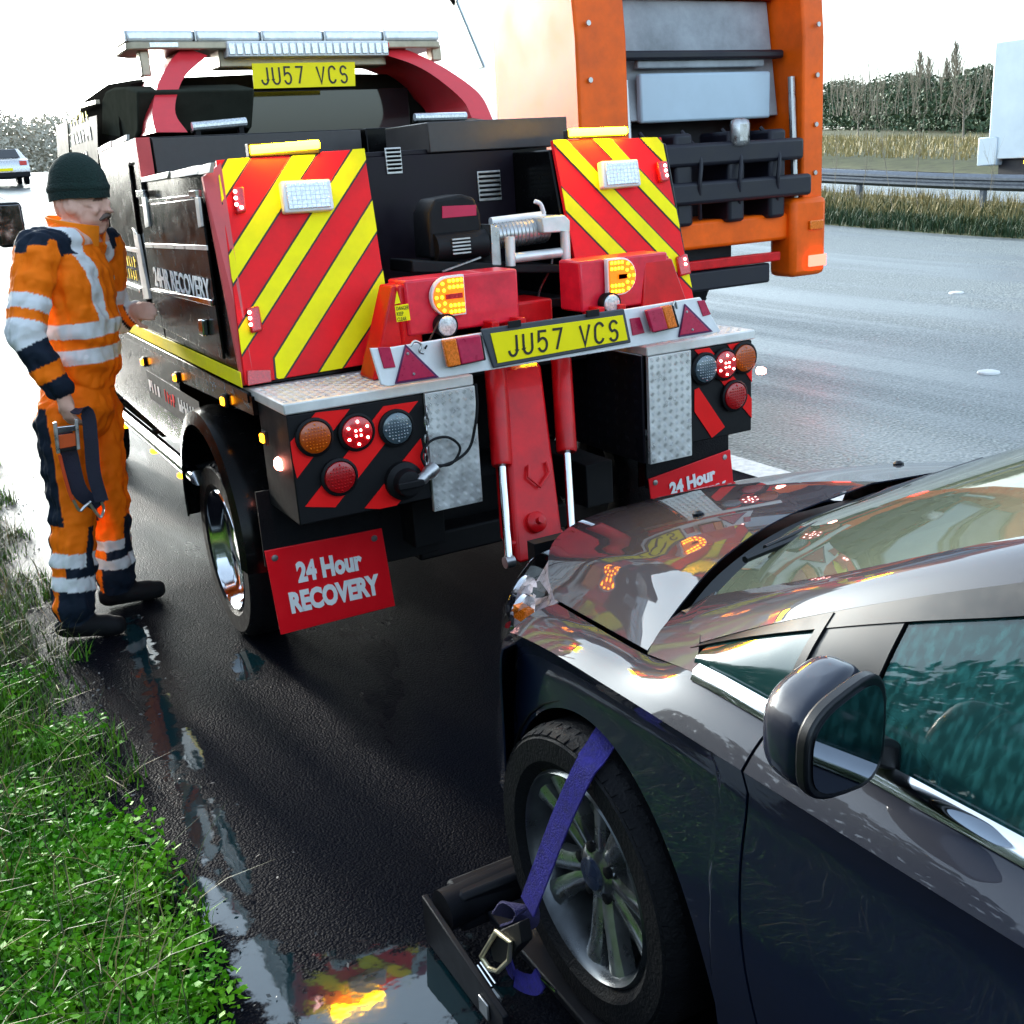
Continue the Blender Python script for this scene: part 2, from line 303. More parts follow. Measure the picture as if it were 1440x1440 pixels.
# --- deck plates
for nm, x0, x1 in (('l', -.905, -.272), ('r', .412, .905)):
    dk = PB('deck_plate', aluw, (x0, 0, 1.046), (x1, .46, HD), .005)
def tread(o, ru, rv, nu, nv, pu, pv, l, w, h, material, parent, two=True):
    """raised five-bar or lozenge pattern on a plate"""
    b = B(); o = V(o); ru = V(ru).normalized(); rv = V(rv).normalized(); nn = ru.cross(rv)
    for i in range(nu):
        for j in range(nv):
            c = o+ru*((i+.5)*pu)+rv*((j+.5)*pv); a = math.pi/4 if (i+j) % 2 else -math.pi/4
            for q in ((-1, 0, 1) if two else (0,)):
                d = ru*math.cos(a)+rv*math.sin(a); e = -ru*math.sin(a)+rv*math.cos(a); cc = c+e*(q*w*2.1)
                ll = l*(1 if q == 0 else .8)
                b.add([cc-d*ll, cc-e*w, cc+d*ll, cc+e*w, cc+nn*h], [(0,1,4),(1,2,4),(2,3,4),(3,0,4)])
    ob = b.build('tread_pattern', material, parent, smooth=0); ob['kind'] = 'stuff'; return ob
tread((-.90, .015, HD), (1,0,0), (0,1,0), 24, 12, .026, .026, .0115, .0026, .003, alu, T)
tread((.42, .015, HD), (1,0,0), (0,1,0), 18, 12, .026, .026, .0115, .0026, .003, alu, T)
# --- rear tail panels under the deck
TZ = .70
PB('tail_panel', dull, (-.898, .004, TZ), (-.452, .30, 1.044)); PB('tail_panel', dull, (.604, .004, .70), (.893, .30, 1.044))
cq = PB('corner_plate', alu, (-.45, -.006, .655), (-.272, .01, 1.045), .002)
tread((-.448, -.006, .657), (1,0,0), (0,0,1), 7, 16, .025, .0242, .0118, .0027, .0036, alu, cq)
cq2 = PB('corner_plate', alu, (.414, -.006, .655), (.602, .01, 1.045), .002)
tread((.416, -.006, .657), (1,0,0), (0,0,1), 7, 16, .0262, .0242, .0118, .0027, .0036, alu, cq2)
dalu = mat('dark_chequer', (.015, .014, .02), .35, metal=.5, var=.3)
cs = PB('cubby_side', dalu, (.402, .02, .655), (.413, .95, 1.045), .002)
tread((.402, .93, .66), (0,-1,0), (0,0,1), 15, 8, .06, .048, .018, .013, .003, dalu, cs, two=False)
PB('cubby_side', dull, (-.275, .02, .655), (-.265, .95, 1.045), .002)
PB('cubby_back', dull, (-.265, .94, .5), (.40, .96, 1.0), .002)
def stripes(polys, plane_p, n, ru, rv, outl, m, parent, name='chevron_stripe', lift=.0025, border=.006, bm_=None, px=True):
    p0 = V(plane_p); n = V(n).normalized(); ru = V(ru).normalized(); rv = n.cross(ru) if rv is None else V(rv)
    to2 = lambda P: ((P-p0).dot(ru), (P-p0).dot(rv)); to3 = lambda q, k: p0+ru*q[0]+rv*q[1]+n*k
    cl = [to2(P) for P in outl]
    for poly in polys:
        q = clip([to2(PP(x, y, p0, n)) for x, y in poly], cl)
        if len(q) < 3: continue
        if bm_: 
            g = clip(grow(q, border), cl); B().prism([to3(k, .0003) for k in g], n*lift*.5).build('stripe_edge', bm_, parent, smooth=0)
        B().prism([to3(k, .0006) for k in q], n*lift).build(name, m, parent, smooth=0)
Z1 = lambda l: [(340+x/4, 500+y/4) for x, y in l]
ol = [V((-.896, .003, TZ+.002)), V((-.454, .003, TZ+.002)), V((-.454, .003, 1.042)), V((-.896, .003, 1.042))]
stripes([Z1([(415,320),(605,300),(310,690),(262,500)]), Z1([(795,285),(990,255),(525,852),(355,850)]), Z1([(1005,465),(1040,640),(850,865),(690,858)])], (-.7, .003, .9), (0,-1,0), (1,0,0), (0,0,1), ol, redd, T, 'red_stripe')
Z3 = lambda l: [(640+x/3.2727, 420+y/3.2727) for x, y in l]
ol = [V((.606, .003, .702)), V((.891, .003, .702)), V((.891, .003, 1.042)), V((.606, .003, 1.042))]
stripes([Z3([(1100,235),(1160,215),(1372,470),(1372,560)]), Z3([(1245,200),(1310,190),(1375,300),(1375,400)]), Z3([(1100,420),(1120,410),(1240,590),(1180,640),(1100,520)])], (.7, .003, .9), (0,-1,0), (1,0,0), (0,0,1), ol, redd, T, 'red_stripe')
def lamp(c, lens, r=.05, leds=None, name='tail_lamp'):
    o = B().lathe([(r*1.18, 0), (r*1.2, .012), (r*1.06, .016), (r*1.02, .012)], c, (0,-1,0), 28).build(name, dull, T)
    base_ = {amberl: mat('amber_lens_base', (.38, .055, .002), .3, coat=.4), redl: mat('red_lens_base', (.34, .004, .006), .3, coat=.4), clearl: mat('clear_lens_base', (.07, .10, .12), .2, coat=.5, metal=.3)}[lens]; l = B(); l.lathe([(r, .011), (r*.97, .018), (r*.7, .023), (.001, .025)], c, (0,-1,0), 28).build('lens', base_ if not leds else lens, o)
    if leds:
        e = B()
        for k in range(6): a = k*math.pi/3+.5; e.lathe([(.005, .02), (.004, .026)], V(c)+V((math.cos(a)*r*.7, 0, math.sin(a)*r*.7)), (0,-1,0), 8)
        for k in range(4): e.lathe([(.004, .024), (.003, .028)], V(c)+V((((k % 2)-.5)*.016, 0, (k//2-.5)*.016)), (0,-1,0), 8)
        e.build('led_array', leds, o)
    else:
        d = B(); q = r*.82; s = r*.2
        for i in range(-4, 5):
            for j in range(-4, 5):
                x, z = i*s, j*s
                if x*x+z*z < q*q: 
                    p = V(c)+V((x, -.0205, z)); h = s*.45; d.add([p+V((-h,0,0)), p+V((0,0,-h)), p+V((h,0,0)), p+V((0,0,h)), p+V((0,-.008,0))], [(0,1,4),(1,2,4),(2,3,4),(3,0,4)])
        d.build('lens_facets', lens, o, smooth=0)['kind'] = 'stuff'
    return o
ledw = mat('led_dot', (1, .85, .8), .3, emit=(1, .55, .5), es=2.5, var=0, rvar=0)
for (x, y), ln, ld in (((441,614), amberl, None), ((500,607), redl, ledw), ((556,601), clearl, None), ((476,670), redl, None)): lamp(PY(x, y, 0), ln, leds=ld)
for (x, y), ln, ld in (((989,518), clearl, None), ((1017,512), redl, ledw), ((1044,503), amberl, None), ((1031,556), redl, None)): lamp(PY(x, y, 0), ln, leds=ld)
c = PY(566, 675, 0); o = B().lathe([(.062, 0), (.062, .02), (.045, .03), (.04, .06), (.035, .062)], c, (0,-1,0), 24).build('trailer_socket', dull, T)
B().box(c+V((-.045,-.075,-.012)), c+V((.045,-.06,.012))).build('socket_cover', dull, o, bevel=.004)
# --- mud flaps with signs
def board(pl, rot=0):
    a, bq, cq_, d = [PY(x, y, .3) for x, y in pl]; r = (bq-a).normalized(); u = (a-d).normalized(); n = r.cross(u).normalized()
    o = B().prism([a, bq, cq_, d], -n*.006).build('mud_flap_sign', mat('sign_red', (.8, .006, .014), .35, var=.05), T, bevel=.002)
    w = (bq-a).length; h = (a-d).length
    text('lettering', '24 Hour', textw, o, d+r*w*.22+u*h*.56+n*.001, r, u, w*.56, h*.25, bold=.05)
    text('lettering', 'RECOVERY', textw, o, d+r*w*.12+u*h*.22+n*.001, r, u, w*.78, h*.26, bold=.055)
    for q in (.07, .92):
        p = a+r*w*q-u*h*.1; B().lathe([(.012, 0), (.011, .003), (.004, .004)], p, n, 12).build('washer', steel, o)
    return a, bq
bl, br = board([(372,775),(537,743),(556,852),(395,893)])
B().prism([bl+V((.0,.012,-.06)), br+V((0,.012,-.06)), br+V((0.02,.012,.2)), bl+V((-.0,.012,.2))], (0,.012,0)).build('mud_flap', rubber, T)
w = br-bl; p0 = PY(908, 674, .3); k = (br-bl)
tl = PY(912, 674, .3); tr = PY(1027, 632, .3); rr = (tr-tl).normalized(); 
def w2p(P):
    d = P-CAM; z = d.dot(CF); return (720+FPX*d.dot(CR)/z, 720-FPX*d.dot(CU)/z)
uu = V((-rr.z, 0, rr.x)); wd = (tr-tl).length
board([w2p(q) for q in (tl, tr, tr-uu*wd*.56, tl-uu*wd*.56)])
B().prism([tl+V((0,.012,-.04)), tr+V((0,.012,-.04)), tr+V((0,.012,.15)), tl+V((0,.012,.15))], (0,.012,0)).build('mud_flap', rubber, T)
# --- wheels
def wheel(name, c, R, wd, rr, parent, side, prof, rimm, nt=40, n=48):
    """side = -1: outer face looks to -x"""
    c = V(c); ax = V((side, 0, 0)); wdt = wd/2
    w = B().lathe([(rr, -wdt*.85), (rr*1.12, -wdt), (R*.93, -wdt), (R*.985, -wdt*.8), (R, -wdt*.5), (R, wdt*.5), (R*.985, wdt*.8), (R*.93, wdt), (rr*1.12, wdt*1.0), (rr, wdt*.8)], c, ax, n, close=True).build(name, rubber, parent)
    t = B()
    for k in range(nt):
        a = 2*math.pi*k/nt
        for s in (-1, 1):
            m = Matrix.Rotation(a, 3, 'X'); pts = []
            for (dx, dy, dz) in [(0.04,-.016,R*.965),(.48,-.016,R*.998),(.48,.012,R*.998),(.04,.012,R*.965)]:
                pass
            q = [(s*wdt*.62, -.016, R*.99), (s*wdt*.97, -.012, R*.945), (s*wdt*.97, .012, R*.945), (s*wdt*.62, .008, R*.99)]
            o2 = [V((x, y, z*1.012)) for x, y, z in q]
            P = [c+m @ V(p) for p in q]+[c+m @ p for p in o2]
            t.hexa([P[0], P[1], P[2], P[3], P[4], P[5], P[6], P[7]])
    t.build('tread_block', rubber, w, smooth=0)['kind'] = 'stuff'
    r = B().lathe(prof, c+ax*0, ax, n).build('rim', rimm, w)
    return w, r
pr = [(.245, -.09), (.245, .085), (.236, .096), (.228, .085), (.222, .05), (.205, .03), (.16, .012), (.10, -.005), (.085, .02), (.075, .045), (.03, .05), (.001, .05)]
for s in (-1, 1):
    w, r = wheel('wheel', (s*.82, .98, .352), .352, .2, .235, T, s, pr, chrome)
    for k in range(6):
        a = k*math.pi/3; B().lathe([(.022, .0), (.022, .02), (.012, .024)], V((s*.825, .98+math.cos(a)*.135, .352+math.sin(a)*.135)), (s, 0, 0), 10).build('wheel_nut', steel, r)
wheel('wheel', (-.82, 4.35, .352), .352, .2, .235, T, -1, pr, chrome); wheel('wheel', (.82, 4.35, .352), .352, .2, .235, T, 1, pr, chrome)
# mudguard: curved band round the wheel
for s in (-1, 1):
    rows = []
    for k in range(25):
        a = math.radians(-8+k*(196-0)/24); ca, sa = math.cos(a), math.sin(a); R = .455
        cy, cz = .93, .47
        rows.append([(s*.70, cy-ca*R, cz+sa*R), (s*.90, cy-ca*R, cz+sa*R), (s*.955, cy-ca*(R-.012), cz+sa*(R-.012)), (s*.965, cy-ca*(R-.06), cz+sa*(R-.06))])
    B().grid(rows).build('mudguard', black, T, solid=.008, smooth=50)
# --- side skirts below lockers and tube rail
for s in (-1, 1):
    B().prism([(s*.915, .30, 1.06), (s*.915, 3.3, 1.06), (s*.915, 3.3, .70), (s*.915, 1.65, .66), (s*.915, 1.45, .70), (s*.915, 1.35, .97), (s*.915, .30, 1.0)], (-s*.02, 0, 0)).build('side_skirt', black, T)
    b = B(); b.tube([(s*.93, 1.2, .60), (s*.93, 3.6, .60)], .032, 14); sr = b.build('side_rail', chrome, T)
    for y in (1.35, 2.2, 3.2): B().tube([(s*.93, y, .60), (s*.7, y, .62)], .015, 8).build('rail_bracket', dull, sr)
    for y in (1.5, 2.05, 2.75):
        o = B().lathe([(.02, 0), (.022, .012), (.015, .02)], (s*.93, y, .555), (0, 0, -1), 12).build('rail_marker', led_a, sr)
PB('locker_sill', black, (-.919, .33, 1.035), (-.905, 3.3, 1.07)); 
PB('reflective_stripe', yel, (-.929, .35, 1.085), (-.9245, 2.6, 1.135), .001)
for y, z in ((.62, 1.0), (1.35, .985), (2.0, .97), (.18, .95)):
    o = PB('side_marker', dull, (-.927, y-.022, z-.022), (-.915, y+.022, z+.022), .004); B().box((-.936, y-.014, z-.014), (-.9265, y+.014, z+.014)).build('lens', led_a, o, bevel=.004)
cm = PY(394, 650, .15); o = B().lathe([(.02, 0), (.02, .03), (.014, .04)], cm, (-.3, -1, 0), 12).build('marker_lamp', led_w, T)
cm = PY(1066, 521, .02); B().lathe([(.014, 0), (.014, .02), (.01, .03)], cm, (.3, -1, 0), 12).build('marker_lamp', led_w, T)
# text panel on the skirt
P_ = [PX(x, y, -.919) for x, y in ((207,523),(275,556),(273,577),(207,543))]
up = V((0, 0, 1)); fw = V((0, -1, 0))
y0, y1 = P_[0].y, P_[1].y
B().box((-.9185, y1-.03, .80), (-.9155, y0+.03, .93)).build('name_strip', dull, T)
def marks(parent, m, bl, w, h, n, seed):
    rr = random.Random(seed); b = B(); x = 0
    for k in range(n):
        ww = w/n*rr.uniform(.35, .62); o_ = w/n*k; hh = h*rr.uniform(.8, 1)
        b.box((bl[0]-.0015, bl[1]-o_, bl[2]), (bl[0], bl[1]-o_-ww*.5, bl[2]+hh))
        if rr.random() < .7: b.box((bl[0]-.0015, bl[1]-o_-ww*.5-.0005, bl[2]+hh*rr.choice((0, .4, .75))), (bl[0], bl[1]-o_-ww*1.25, bl[2]+hh*rr.choice((.2, .55, 1))))
    o = b.build('lettering', m, parent, smooth=0); o['kind'] = 'stuff'; return o
for i, (a, bq, mm) in enumerate(((0, .3, textw), (.36, .6, redd), (.64, 1, textw))):
    marks(T, mm, (-.919, y0-(y0-y1)*a, .84), (y0-y1)*(bq-a)*.9, .055, 4 if i < 2 else 6, i)
# --- side lockers (black), rear locker low, forward locker tall
def locker(s):
    X0 = s*.922; X1 = s*.372
    lo = B().hexa([(X0, .358, HD), (X1, .358, HD), (X1, 1.45, HD), (X0, 1.45, HD), (X0*.985, .527, 1.76), (X1, .527, 1.76), (X1, 1.45, 1.76), (X0*.985, 1.45, 1.76)]).build('side_locker', black, T, bevel=.006)
    hi = B().box((X0, 1.452, HD), (s*.03, 2.28, 1.90)).build('front_locker', black, T, bevel=.006)
    return lo, hi
lockL, hiL = locker(-1); lockR, hiR = locker(1)
gsl = mat('grey_sheet', (.05, .045, .045), .4, metal=.3, var=.2)
PB('locker_back_sheet', gsl, (-.86, 1.435, 1.765), (.0, 1.449, 1.895), .002)
pk = mat('pink_edge', (.66, .09, .09), .4, var=.1)
B().prism([(-.921, 1.44, 1.9), (-.872, 1.42, 1.9), (-.872, 1.42, 1.745), (-.921, 1.44, 1.745)], (0, .02, 0)).build('locker_edge', pk, T)
# edge fold of the chevron panel
B().prism([(-.9215, .36, 1.09), (-.89, .334, 1.09), (-.86, .492, 1.775), (-.9215, .50, 1.735)], (0, .02, 0)).build('panel_edge', pk, T)
silv = mat('silver_trim', (.7, .7, .68), .3, metal=.5, var=.2)
def sideq(name, pl, m, parent, X=-.924, th=.004, bevel=.001):
    P = [PX(x, y, X) for x, y in pl]; return B().prism(P, (-th, 0, 0)).build(name, m, parent, bevel=bevel)
# locker doors: a raised frame, hinges, handle, lettering
dl = sideq('locker_door', [(200,288),(285,278),(318,505),(222,455)], black, lockL, th=.010, bevel=.003)
sideq('door_bar', [(207,281),(272,274),(273,278),(208,285)], chrome, lockL, th=.012)
sideq('door_trim', [(205,342),(292,345),(293,352),(206,348)], silv, lockL, X=-.934, th=.004)
sideq('grab_handle', [(215,405),(301,421),(302,430),(214,408)], chrome, lockL, X=-.934, th=.012, bevel=.003)
for x in (203, 278):
    sideq('hinge', [(x-5,268),(x+5,267),(x+6,276),(x-4,277)], chrome, lockL, th=.02)
    sideq('strap_hinge', [(x-1,277),(x+4,277),(x+9,318),(x+4,320)], silv, lockL, X=-.934, th=.008)
sideq('door_handle', [(286,448),(292,449),(294,472),(288,470)], chrome, lockL, X=-.934, th=.02, bevel=.004)
a, bq = PX(219, 396, -.935), PX(297, 412, -.935)
text('lettering', '24HR RECOVERY', textw, lockL, V((-.9355, a.y, 1.345)), (0,-1,0), (0,0,1), a.y-bq.y, .075, bold=.022)
for (xa, xb) in ((203,240),(245,283),(284,300)):
    sideq('top_rail', [(xa,256-(xa-203)*.13),(xb,255-(xb-203)*.13),(xb+2,248-(xb-203)*.2),(xa,250-(xa-203)*.2)], white, lockL, X=-.915, th=.012)
d2 = sideq('locker_door', [(150,238),(184,232),(212,440),(186,425)], black, hiL, th=.010, bevel=.003)
sideq('door_trim', [(150,236),(184,228),(184,232),(150,240)], silv, hiL, X=-.926, th=.01)
sideq('door_trim', [(165,345),(196,350),(197,356),(166,350)], silv, hiL, X=-.934, th=.005)
sideq('door_jamb', [(190,320),(197,330),(214,420),(206,420)], silv, hiL, X=-.926, th=.012)
for z_, tx in ((1.40, 'OPEN'), (1.345, '24HRS')):
    marks(hiL, yel, (-.9365, PX(175, 360, -.935).y, z_), .26, .045, 5, int(z_*100))
sideq('grab_handle', [(172,395),(198,405),(199,411),(172,399)], chrome, hiL, X=-.934, th=.01)
for xa, xb in ((145,160),(162,182)):
    sideq('top_rail', [(xa,214-(xa-145)*.4),(xb,212-(xb-145)*.4),(xb,204-(xb-145)*.4),(xa,206-(xa-145)*.4)], white, hiL, X=-.915, th=.012)
# --- chevron panels at the back, raked
pn = V((0, -1, .24)).normalized(); pp = V((0, .332, 1.083))
def onp(P, k=0): return P
rv = V((0, .24, 1)).normalized()
def panel(pl, label):
    pts = [PP(x, y, pp, pn) for x, y in pl]
    o = B().prism(pts, -pn*.018).build('chevron_panel', red, T, bevel=.002); return o, pts
cpl, pts = panel([(304,225),(512,209),(557,505),(345,541)], '')
Z6 = lambda l: [(160+x/4, 200+y/4) for x, y in l]
stripes([Z6([(575,215),(640,95),(765,88),(605,340)]), Z6([(635,655),(1006,75),(1135,68),(670,795)]), Z6([(690,1070),(1345,38),(1480,0),(715,1200)]), Z6([(905,1215),(1480,285),(1540,400),(945,1345),(915,1325)]), Z6([(1150,1305),(1600,583),(1620,760),(1258,1310)])], pp, pn, (1,0,0), rv, pts, yel, cpl, bm_=ink)
cpr, ptr = panel([(777,197),(930,193),(979,437),(828,470)], '')
Z8 = lambda l: [(760+x/4.3625, 150+y/4.3625) for x, y in l]
stripes([Z8([(60,205),(150,200),(935,1010),(935,1120)]), Z8([(325,200),(430,200),(850,650),(850,748)]), Z8([(600,180),(705,180),(780,265),(780,365)]), Z8([(110,485),(120,490),(820,1195),(760,1250),(110,590)])], pp, pn, (1,0,0), rv, ptr, yel, cpr, bm_=ink)
def onpan(x, y, k=0): return PP(x, y, pp, pn)+pn*k
# amber bars
def bar(xa, ya, xb, yb, parent):
    a, bq = onpan(xa, ya, -.01), onpan(xb, yb, -.01); a.y += -.012; bq.y += -.012
    h = B().box(a+V((-.006,-.012,-.022)), bq+V((.006,.02,.012))).build('beacon_housing', dull, parent, bevel=.003)
    B().tube([a+V((0,-.016,0)), bq+V((0,-.016,0))], .0135, 12).build('lit_tube', led_bar, h)
bar(350, 210, 445, 202, cpl); bar(797, 186, 876, 183, cpr)
# work lamps
def work(pl, parent):
    P = [onpan(x, y, .002) for x, y in pl]; o = B().prism(P, pn*.035).build('work_lamp', white, parent, bevel=.008, seg=3)
    c = sum(P, V())/4; Q = [c+(p-c)*.84+pn*.0345 for p in P]; l = B().prism(Q, pn*.006).build('lens', clearl, o, bevel=.003)
    g = B(); n = 9
    for i in range(1, n):
        a_, b_ = Q[0].lerp(Q[1], i/n), Q[3].lerp(Q[2], i/n); g.tube([a_+pn*.006, b_+pn*.006], .0012, 4)
    for i in range(1, 6):
        a_, b_ = Q[0].lerp(Q[3], i/6), Q[1].lerp(Q[2], i/6); g.tube([a_+pn*.006, b_+pn*.006], .0012, 4)
    g.build('lens_ribbing', white, o)['kind'] = 'stuff'
work([(390,258),(460,255),(466,298),(396,303)], cpl); work([(838,230),(890,227),(895,264),(842,268)], cpr)
def ledc(pl, dots, parent):
    P = [onpan(x, y, .003) for x, y in pl]; o = B().prism(P, pn*.02).build('marker_cluster', redl, parent, bevel=.006)
    e = B()
    for x, y in dots:
        e.lathe([(.006, 0), (.0055, .003), (.002, .004)], onpan(x, y, .0235), pn, 10)
    e.build('led_array', ledw, o)
ledc([(325,266),(341,264),(345,300),(330,303)], [(328,272),(329,281),(330,290),(337,294)], cpl)
ledc([(345,434),(362,431),(368,466),(351,470)], [(348,441),(349,449),(350,458)], cpl)
ledc([(920,229),(934,228),(937,256),(925,258)], [(930,235),(931,242),(933,249)], cpr)
ledc([(948,362),(962,358),(968,386),(952,390)], [(958,366),(959,373)], cpr)
PBf = B().prism([PP(x, y, pp, pn)+pn*.004 for x, y in ((347,521),(380,520),(381,537),(347,543))], pn*.006).build('reflector', redl, cpl, bevel=.002)
# --- bay between the panels
bay = mat('bay_lining', (.006, .003, .008), .4, spec=.25, coat=0, var=.25)
PB('bay_back', bay, (-.371, .80, 1.08), (.371, .815, 1.772), .001)
PB('bay_block', gsl, (PY(605, 219, .79).x, .79, 1.776), (.62, 1.2, 1.885), .004)
PB('bay_cover', bay, (-.371, .816, 1.772), (.371, 1.45, 1.79), .003)
def vent(xa, ya, xb, yb, v):
    a, bq = PY(xa, ya, v), PY(xb, yb, v); o = B().box(a+V((0, -.006, 0)), V((bq.x, v, bq.z))).build('vent', steel, T, bevel=.002)
    for i in range(6):
        z = a.z+(bq.z-a.z)*(i+.7)/6.6; B().hexa([(a.x+.006, v-.008, z-.004), (bq.x-.006, v-.008, z-.004), (bq.x-.006, v-.006, z-.001), (a.x+.006, v-.006, z-.001), (a.x+.006, v-.016, z+.002), (bq.x-.006, v-.016, z+.002), (bq.x-.006, v-.006, z+.005), (a.x+.006, v-.006, z+.005)]).build('louvre', dull, o, smooth=0)
vent(540, 208, 566, 244, .8); vent(670, 241, 705, 281, .8)
# red carrier brackets with amber LED rings
rb = mat('carrier_red', (.72, .01, .035), .35, coat=.3, var=.25)
def arm(s):
    if s < 0: xs = (-.43, -.02)
    else: xs = (.225, .60)
    o = PB('carrier_bracket', rb, (xs[0], .12, 1.21), (xs[1], .26, 1.385), .008)
    o2 = PB('carrier_bracket', redp, (xs[0]-.02 if s < 0 else xs[1]-.09, .135, 1.1), (xs[0]+.055 if s < 0 else xs[1]+.02, .25, 1.372), .01)
    return o
ab = arm(-1); ab2 = arm(1)
B().hexa([(-.56,.14,1.083),(-.38,.14,1.083),(-.38,.26,1.083),(-.56,.26,1.083),(-.46,.15,1.37),(-.40,.15,1.37),(-.40,.26,1.37),(-.46,.26,1.37)]).build('gusset', redp, T, bevel=.006)
B().hexa([(.46,.10,1.083),(.72,.10,1.083),(.72,.25,1.083),(.46,.25,1.083),(.50,.12,1.36),(.62,.12,1.36),(.62,.25,1.36),(.50,.25,1.36)]).build('gusset', redp, T, bevel=.006)
for xa in (-.16, -.06, .255, .345):
    PB('bracket_tab', redp, (xa, .06, 1.1), (xa+.028, .14, 1.23), .004)
def ring(x, y, flip):
    c = PY(x, y, .115); R = .058; f = -1 if flip else 1
    def dshape(k, e=0): 
        pts = []
        for i in range(13): a = math.pi/2+math.pi*i/12; pts.append(c+V((f*(math.cos(a)*R*k), e, math.sin(a)*R*k)))
        return pts+[c+V((f*R*.9*k, e, -R*k)), c+V((f*R*.9*k, e, R*k))]
    h = B().prism(dshape(1.1), (0,-.02,0)).build('warning_lamp', white, T, bevel=.002)
    B().prism(dshape(1.0, -.0205), (0,-.006,0)).build('lens', mat('lit_amber_lens', (.8, .2, .004), .3, emit=(1, .16, .002), es=.22, var=.3, vs=120), h, bevel=.002)
    e = B(); dd = dshape(.85, -.027); 
    path = dd+[dd[0]]; L = 0; seg = []
    for i in range(len(path)-2): seg.append((path[i], path[i+1]))
    pts = [c+V((f*math.cos(math.pi/2+math.pi*i/6)*R*.84, -.027, math.sin(math.pi/2+math.pi*i/6)*R*.84)) for i in range(7)]+[c+V((f*R*k, -.027, s*R*.84)) for k in (.25, .5, .75) for s in (-1, 1)]
    pts += [c+V((f*math.cos(math.pi/2+math.pi*i/4)*R*.5, -.027, math.sin(math.pi/2+math.pi*i/4)*R*.5)) for i in range(5)]+[c+V((f*R*k, -.027, s*R*.5)) for k in (.25, .5, .75) for s in (-1, 1)]
    for p in pts: e.lathe([(.0055, 0), (.005, .003), (.002, .004)], p, (0,-1,0), 8)
    e.build('led_array', led_a, h)
    B().box(c+V((-R*.3, -.031, -R*.14)), c+V((R*.75, -.027, R*.14)) if f > 0 else c+V((R*.3, -.031, R*.14))).build('reflector', redl, h)
ring(628, 416, False); ring(869, 388, True)
for x, y in ((628, 458), (859, 427)):
    c = PY(x, y, .09); o = B().lathe([(.036, -.03), (.04, 0), (.038, .008)], c, (0,-1,0), 20).build('reversing_lamp', dull, T); B().lathe([(.034, .006), (.03, .012), (.001, .015)], c, (0,-1,0), 20).build('lens', clearl, o)
st = B().prism([PY(x, y, .047) for x, y in ((555,430),(574,427),(577,450),(558,453))], (0,-.001,0)).build('warning_sticker', yelp, T, smooth=0)
B().prism([PY(x, y, .0475) for x, y in ((558,409),(555,428),(563,426))], (0,-.001,0)).build('warning_sticker', yelp, T, smooth=0)
text('lettering', 'DANGER\nKEEP\nCLEAR', ink, T, PY(559, 452, .0455), (1,0,-.0), (0,0,1), .042, .045, depth=.0005)
# --- winch
VW = .43
def wb(pl, v, d, name, m, parent, bevel=.006):
    return B().prism([PY(x, y, v) for x, y in pl], (0, d, 0)).build(name, m, parent, bevel=bevel, seg=3)
PB('winch_bed', dull, (-.36, .40, 1.2), (.36, .8, 1.235), .004)
wn = wb([(580,366),(790,372),(795,384),(580,384)], VW-.03, .2, 'winch_base', dull, T)
wm = wb([(603,300),(612,280),(650,273),(668,278),(676,300),(680,345),(606,365)], VW, .14, 'winch', dull, T, .012)
wb([(622,290),(670,288),(670,303),(622,307)], VW-.003, .004, 'winch_label', mat('label_crimson', (.5, .01, .06), .4), wm, .001)
B().lathe([(.042, -.16), (.045, 0), (.035, .012), (.02, .016)], PY(618, 345, VW+.05), (-1,-.35,0), 20).build('motor_end', steel, wm)
mc = PY(652, 345, VW-.01); 
B().tube([mc+V((-.11,.02,0)), mc+V((.09,.02,0))], .05, 18).build('winch_motor', dull, wm)
fn = B()
for i in range(5): fn.box(mc+V((-.06, -.036, -.025+i*.012)), mc+V((.01, -.028, -.020+i*.012)))
fn.build('cooling_fin', steel, wm)['kind'] = 'stuff'
B().tube([PY(622,382,VW-.05), PY(676,362,VW-.05)], .004, 6).build('winch_strut', steel, wm)
B().tube([PY(690,312,VW+.03), PY(765,303,VW+.03)], .016, 12).build('tie_bar', white, wm)
B().tube([PY(692,332,VW+.03), PY(766,322,VW+.03)], .046, 16).build('drum', steel, wm)
for i in range(14):
    p = PY(694+i*5.3, 332-i*.7, VW+.03); B().lathe([(.044,-.004),(.049,0),(.044,.004)], p, (1,0,0), 16).build('rope_turn', steel, wm)
fr = B()
fr.tube([PY(717,333,VW-.05), PY(718,374,VW-.05)], .018, 14); fr.build('roller', alu, wm); B().tube([PY(794,324,VW-.05), PY(796,365,VW-.05)], .018, 14).build('roller', alu, wm)
fr = B(); fr.tube([PY(722,363,VW-.04), PY(790,355,VW-.04)], .018, 14); fr.build('roller', alu, wm)
wb([(690,315),(702,320),(706,374),(692,374)], VW-.03, .12, 'drum_cheek', steel, wm, .003)
wb([(762,306),(794,302),(802,310),(802,326),(764,328)], VW-.05, .12, 'drum_cheek', alu, wm, .005)
B().tube(crom([PY(x, y, VW-.06) for x, y in ((752,283),(760,287),(765,300))], 5), .008, 8).build('clutch_lever', white, wm)
B().tube(crom([PY(x, y, .5) for x, y in ((777,358),(775,375),(765,395),(758,412),(757,432))], 5), .004, 6).build('winch_rope', steel, wm)
PB('boom_head', redp, (.05, .3, 1.09), (.22, .5, 1.25), .01)
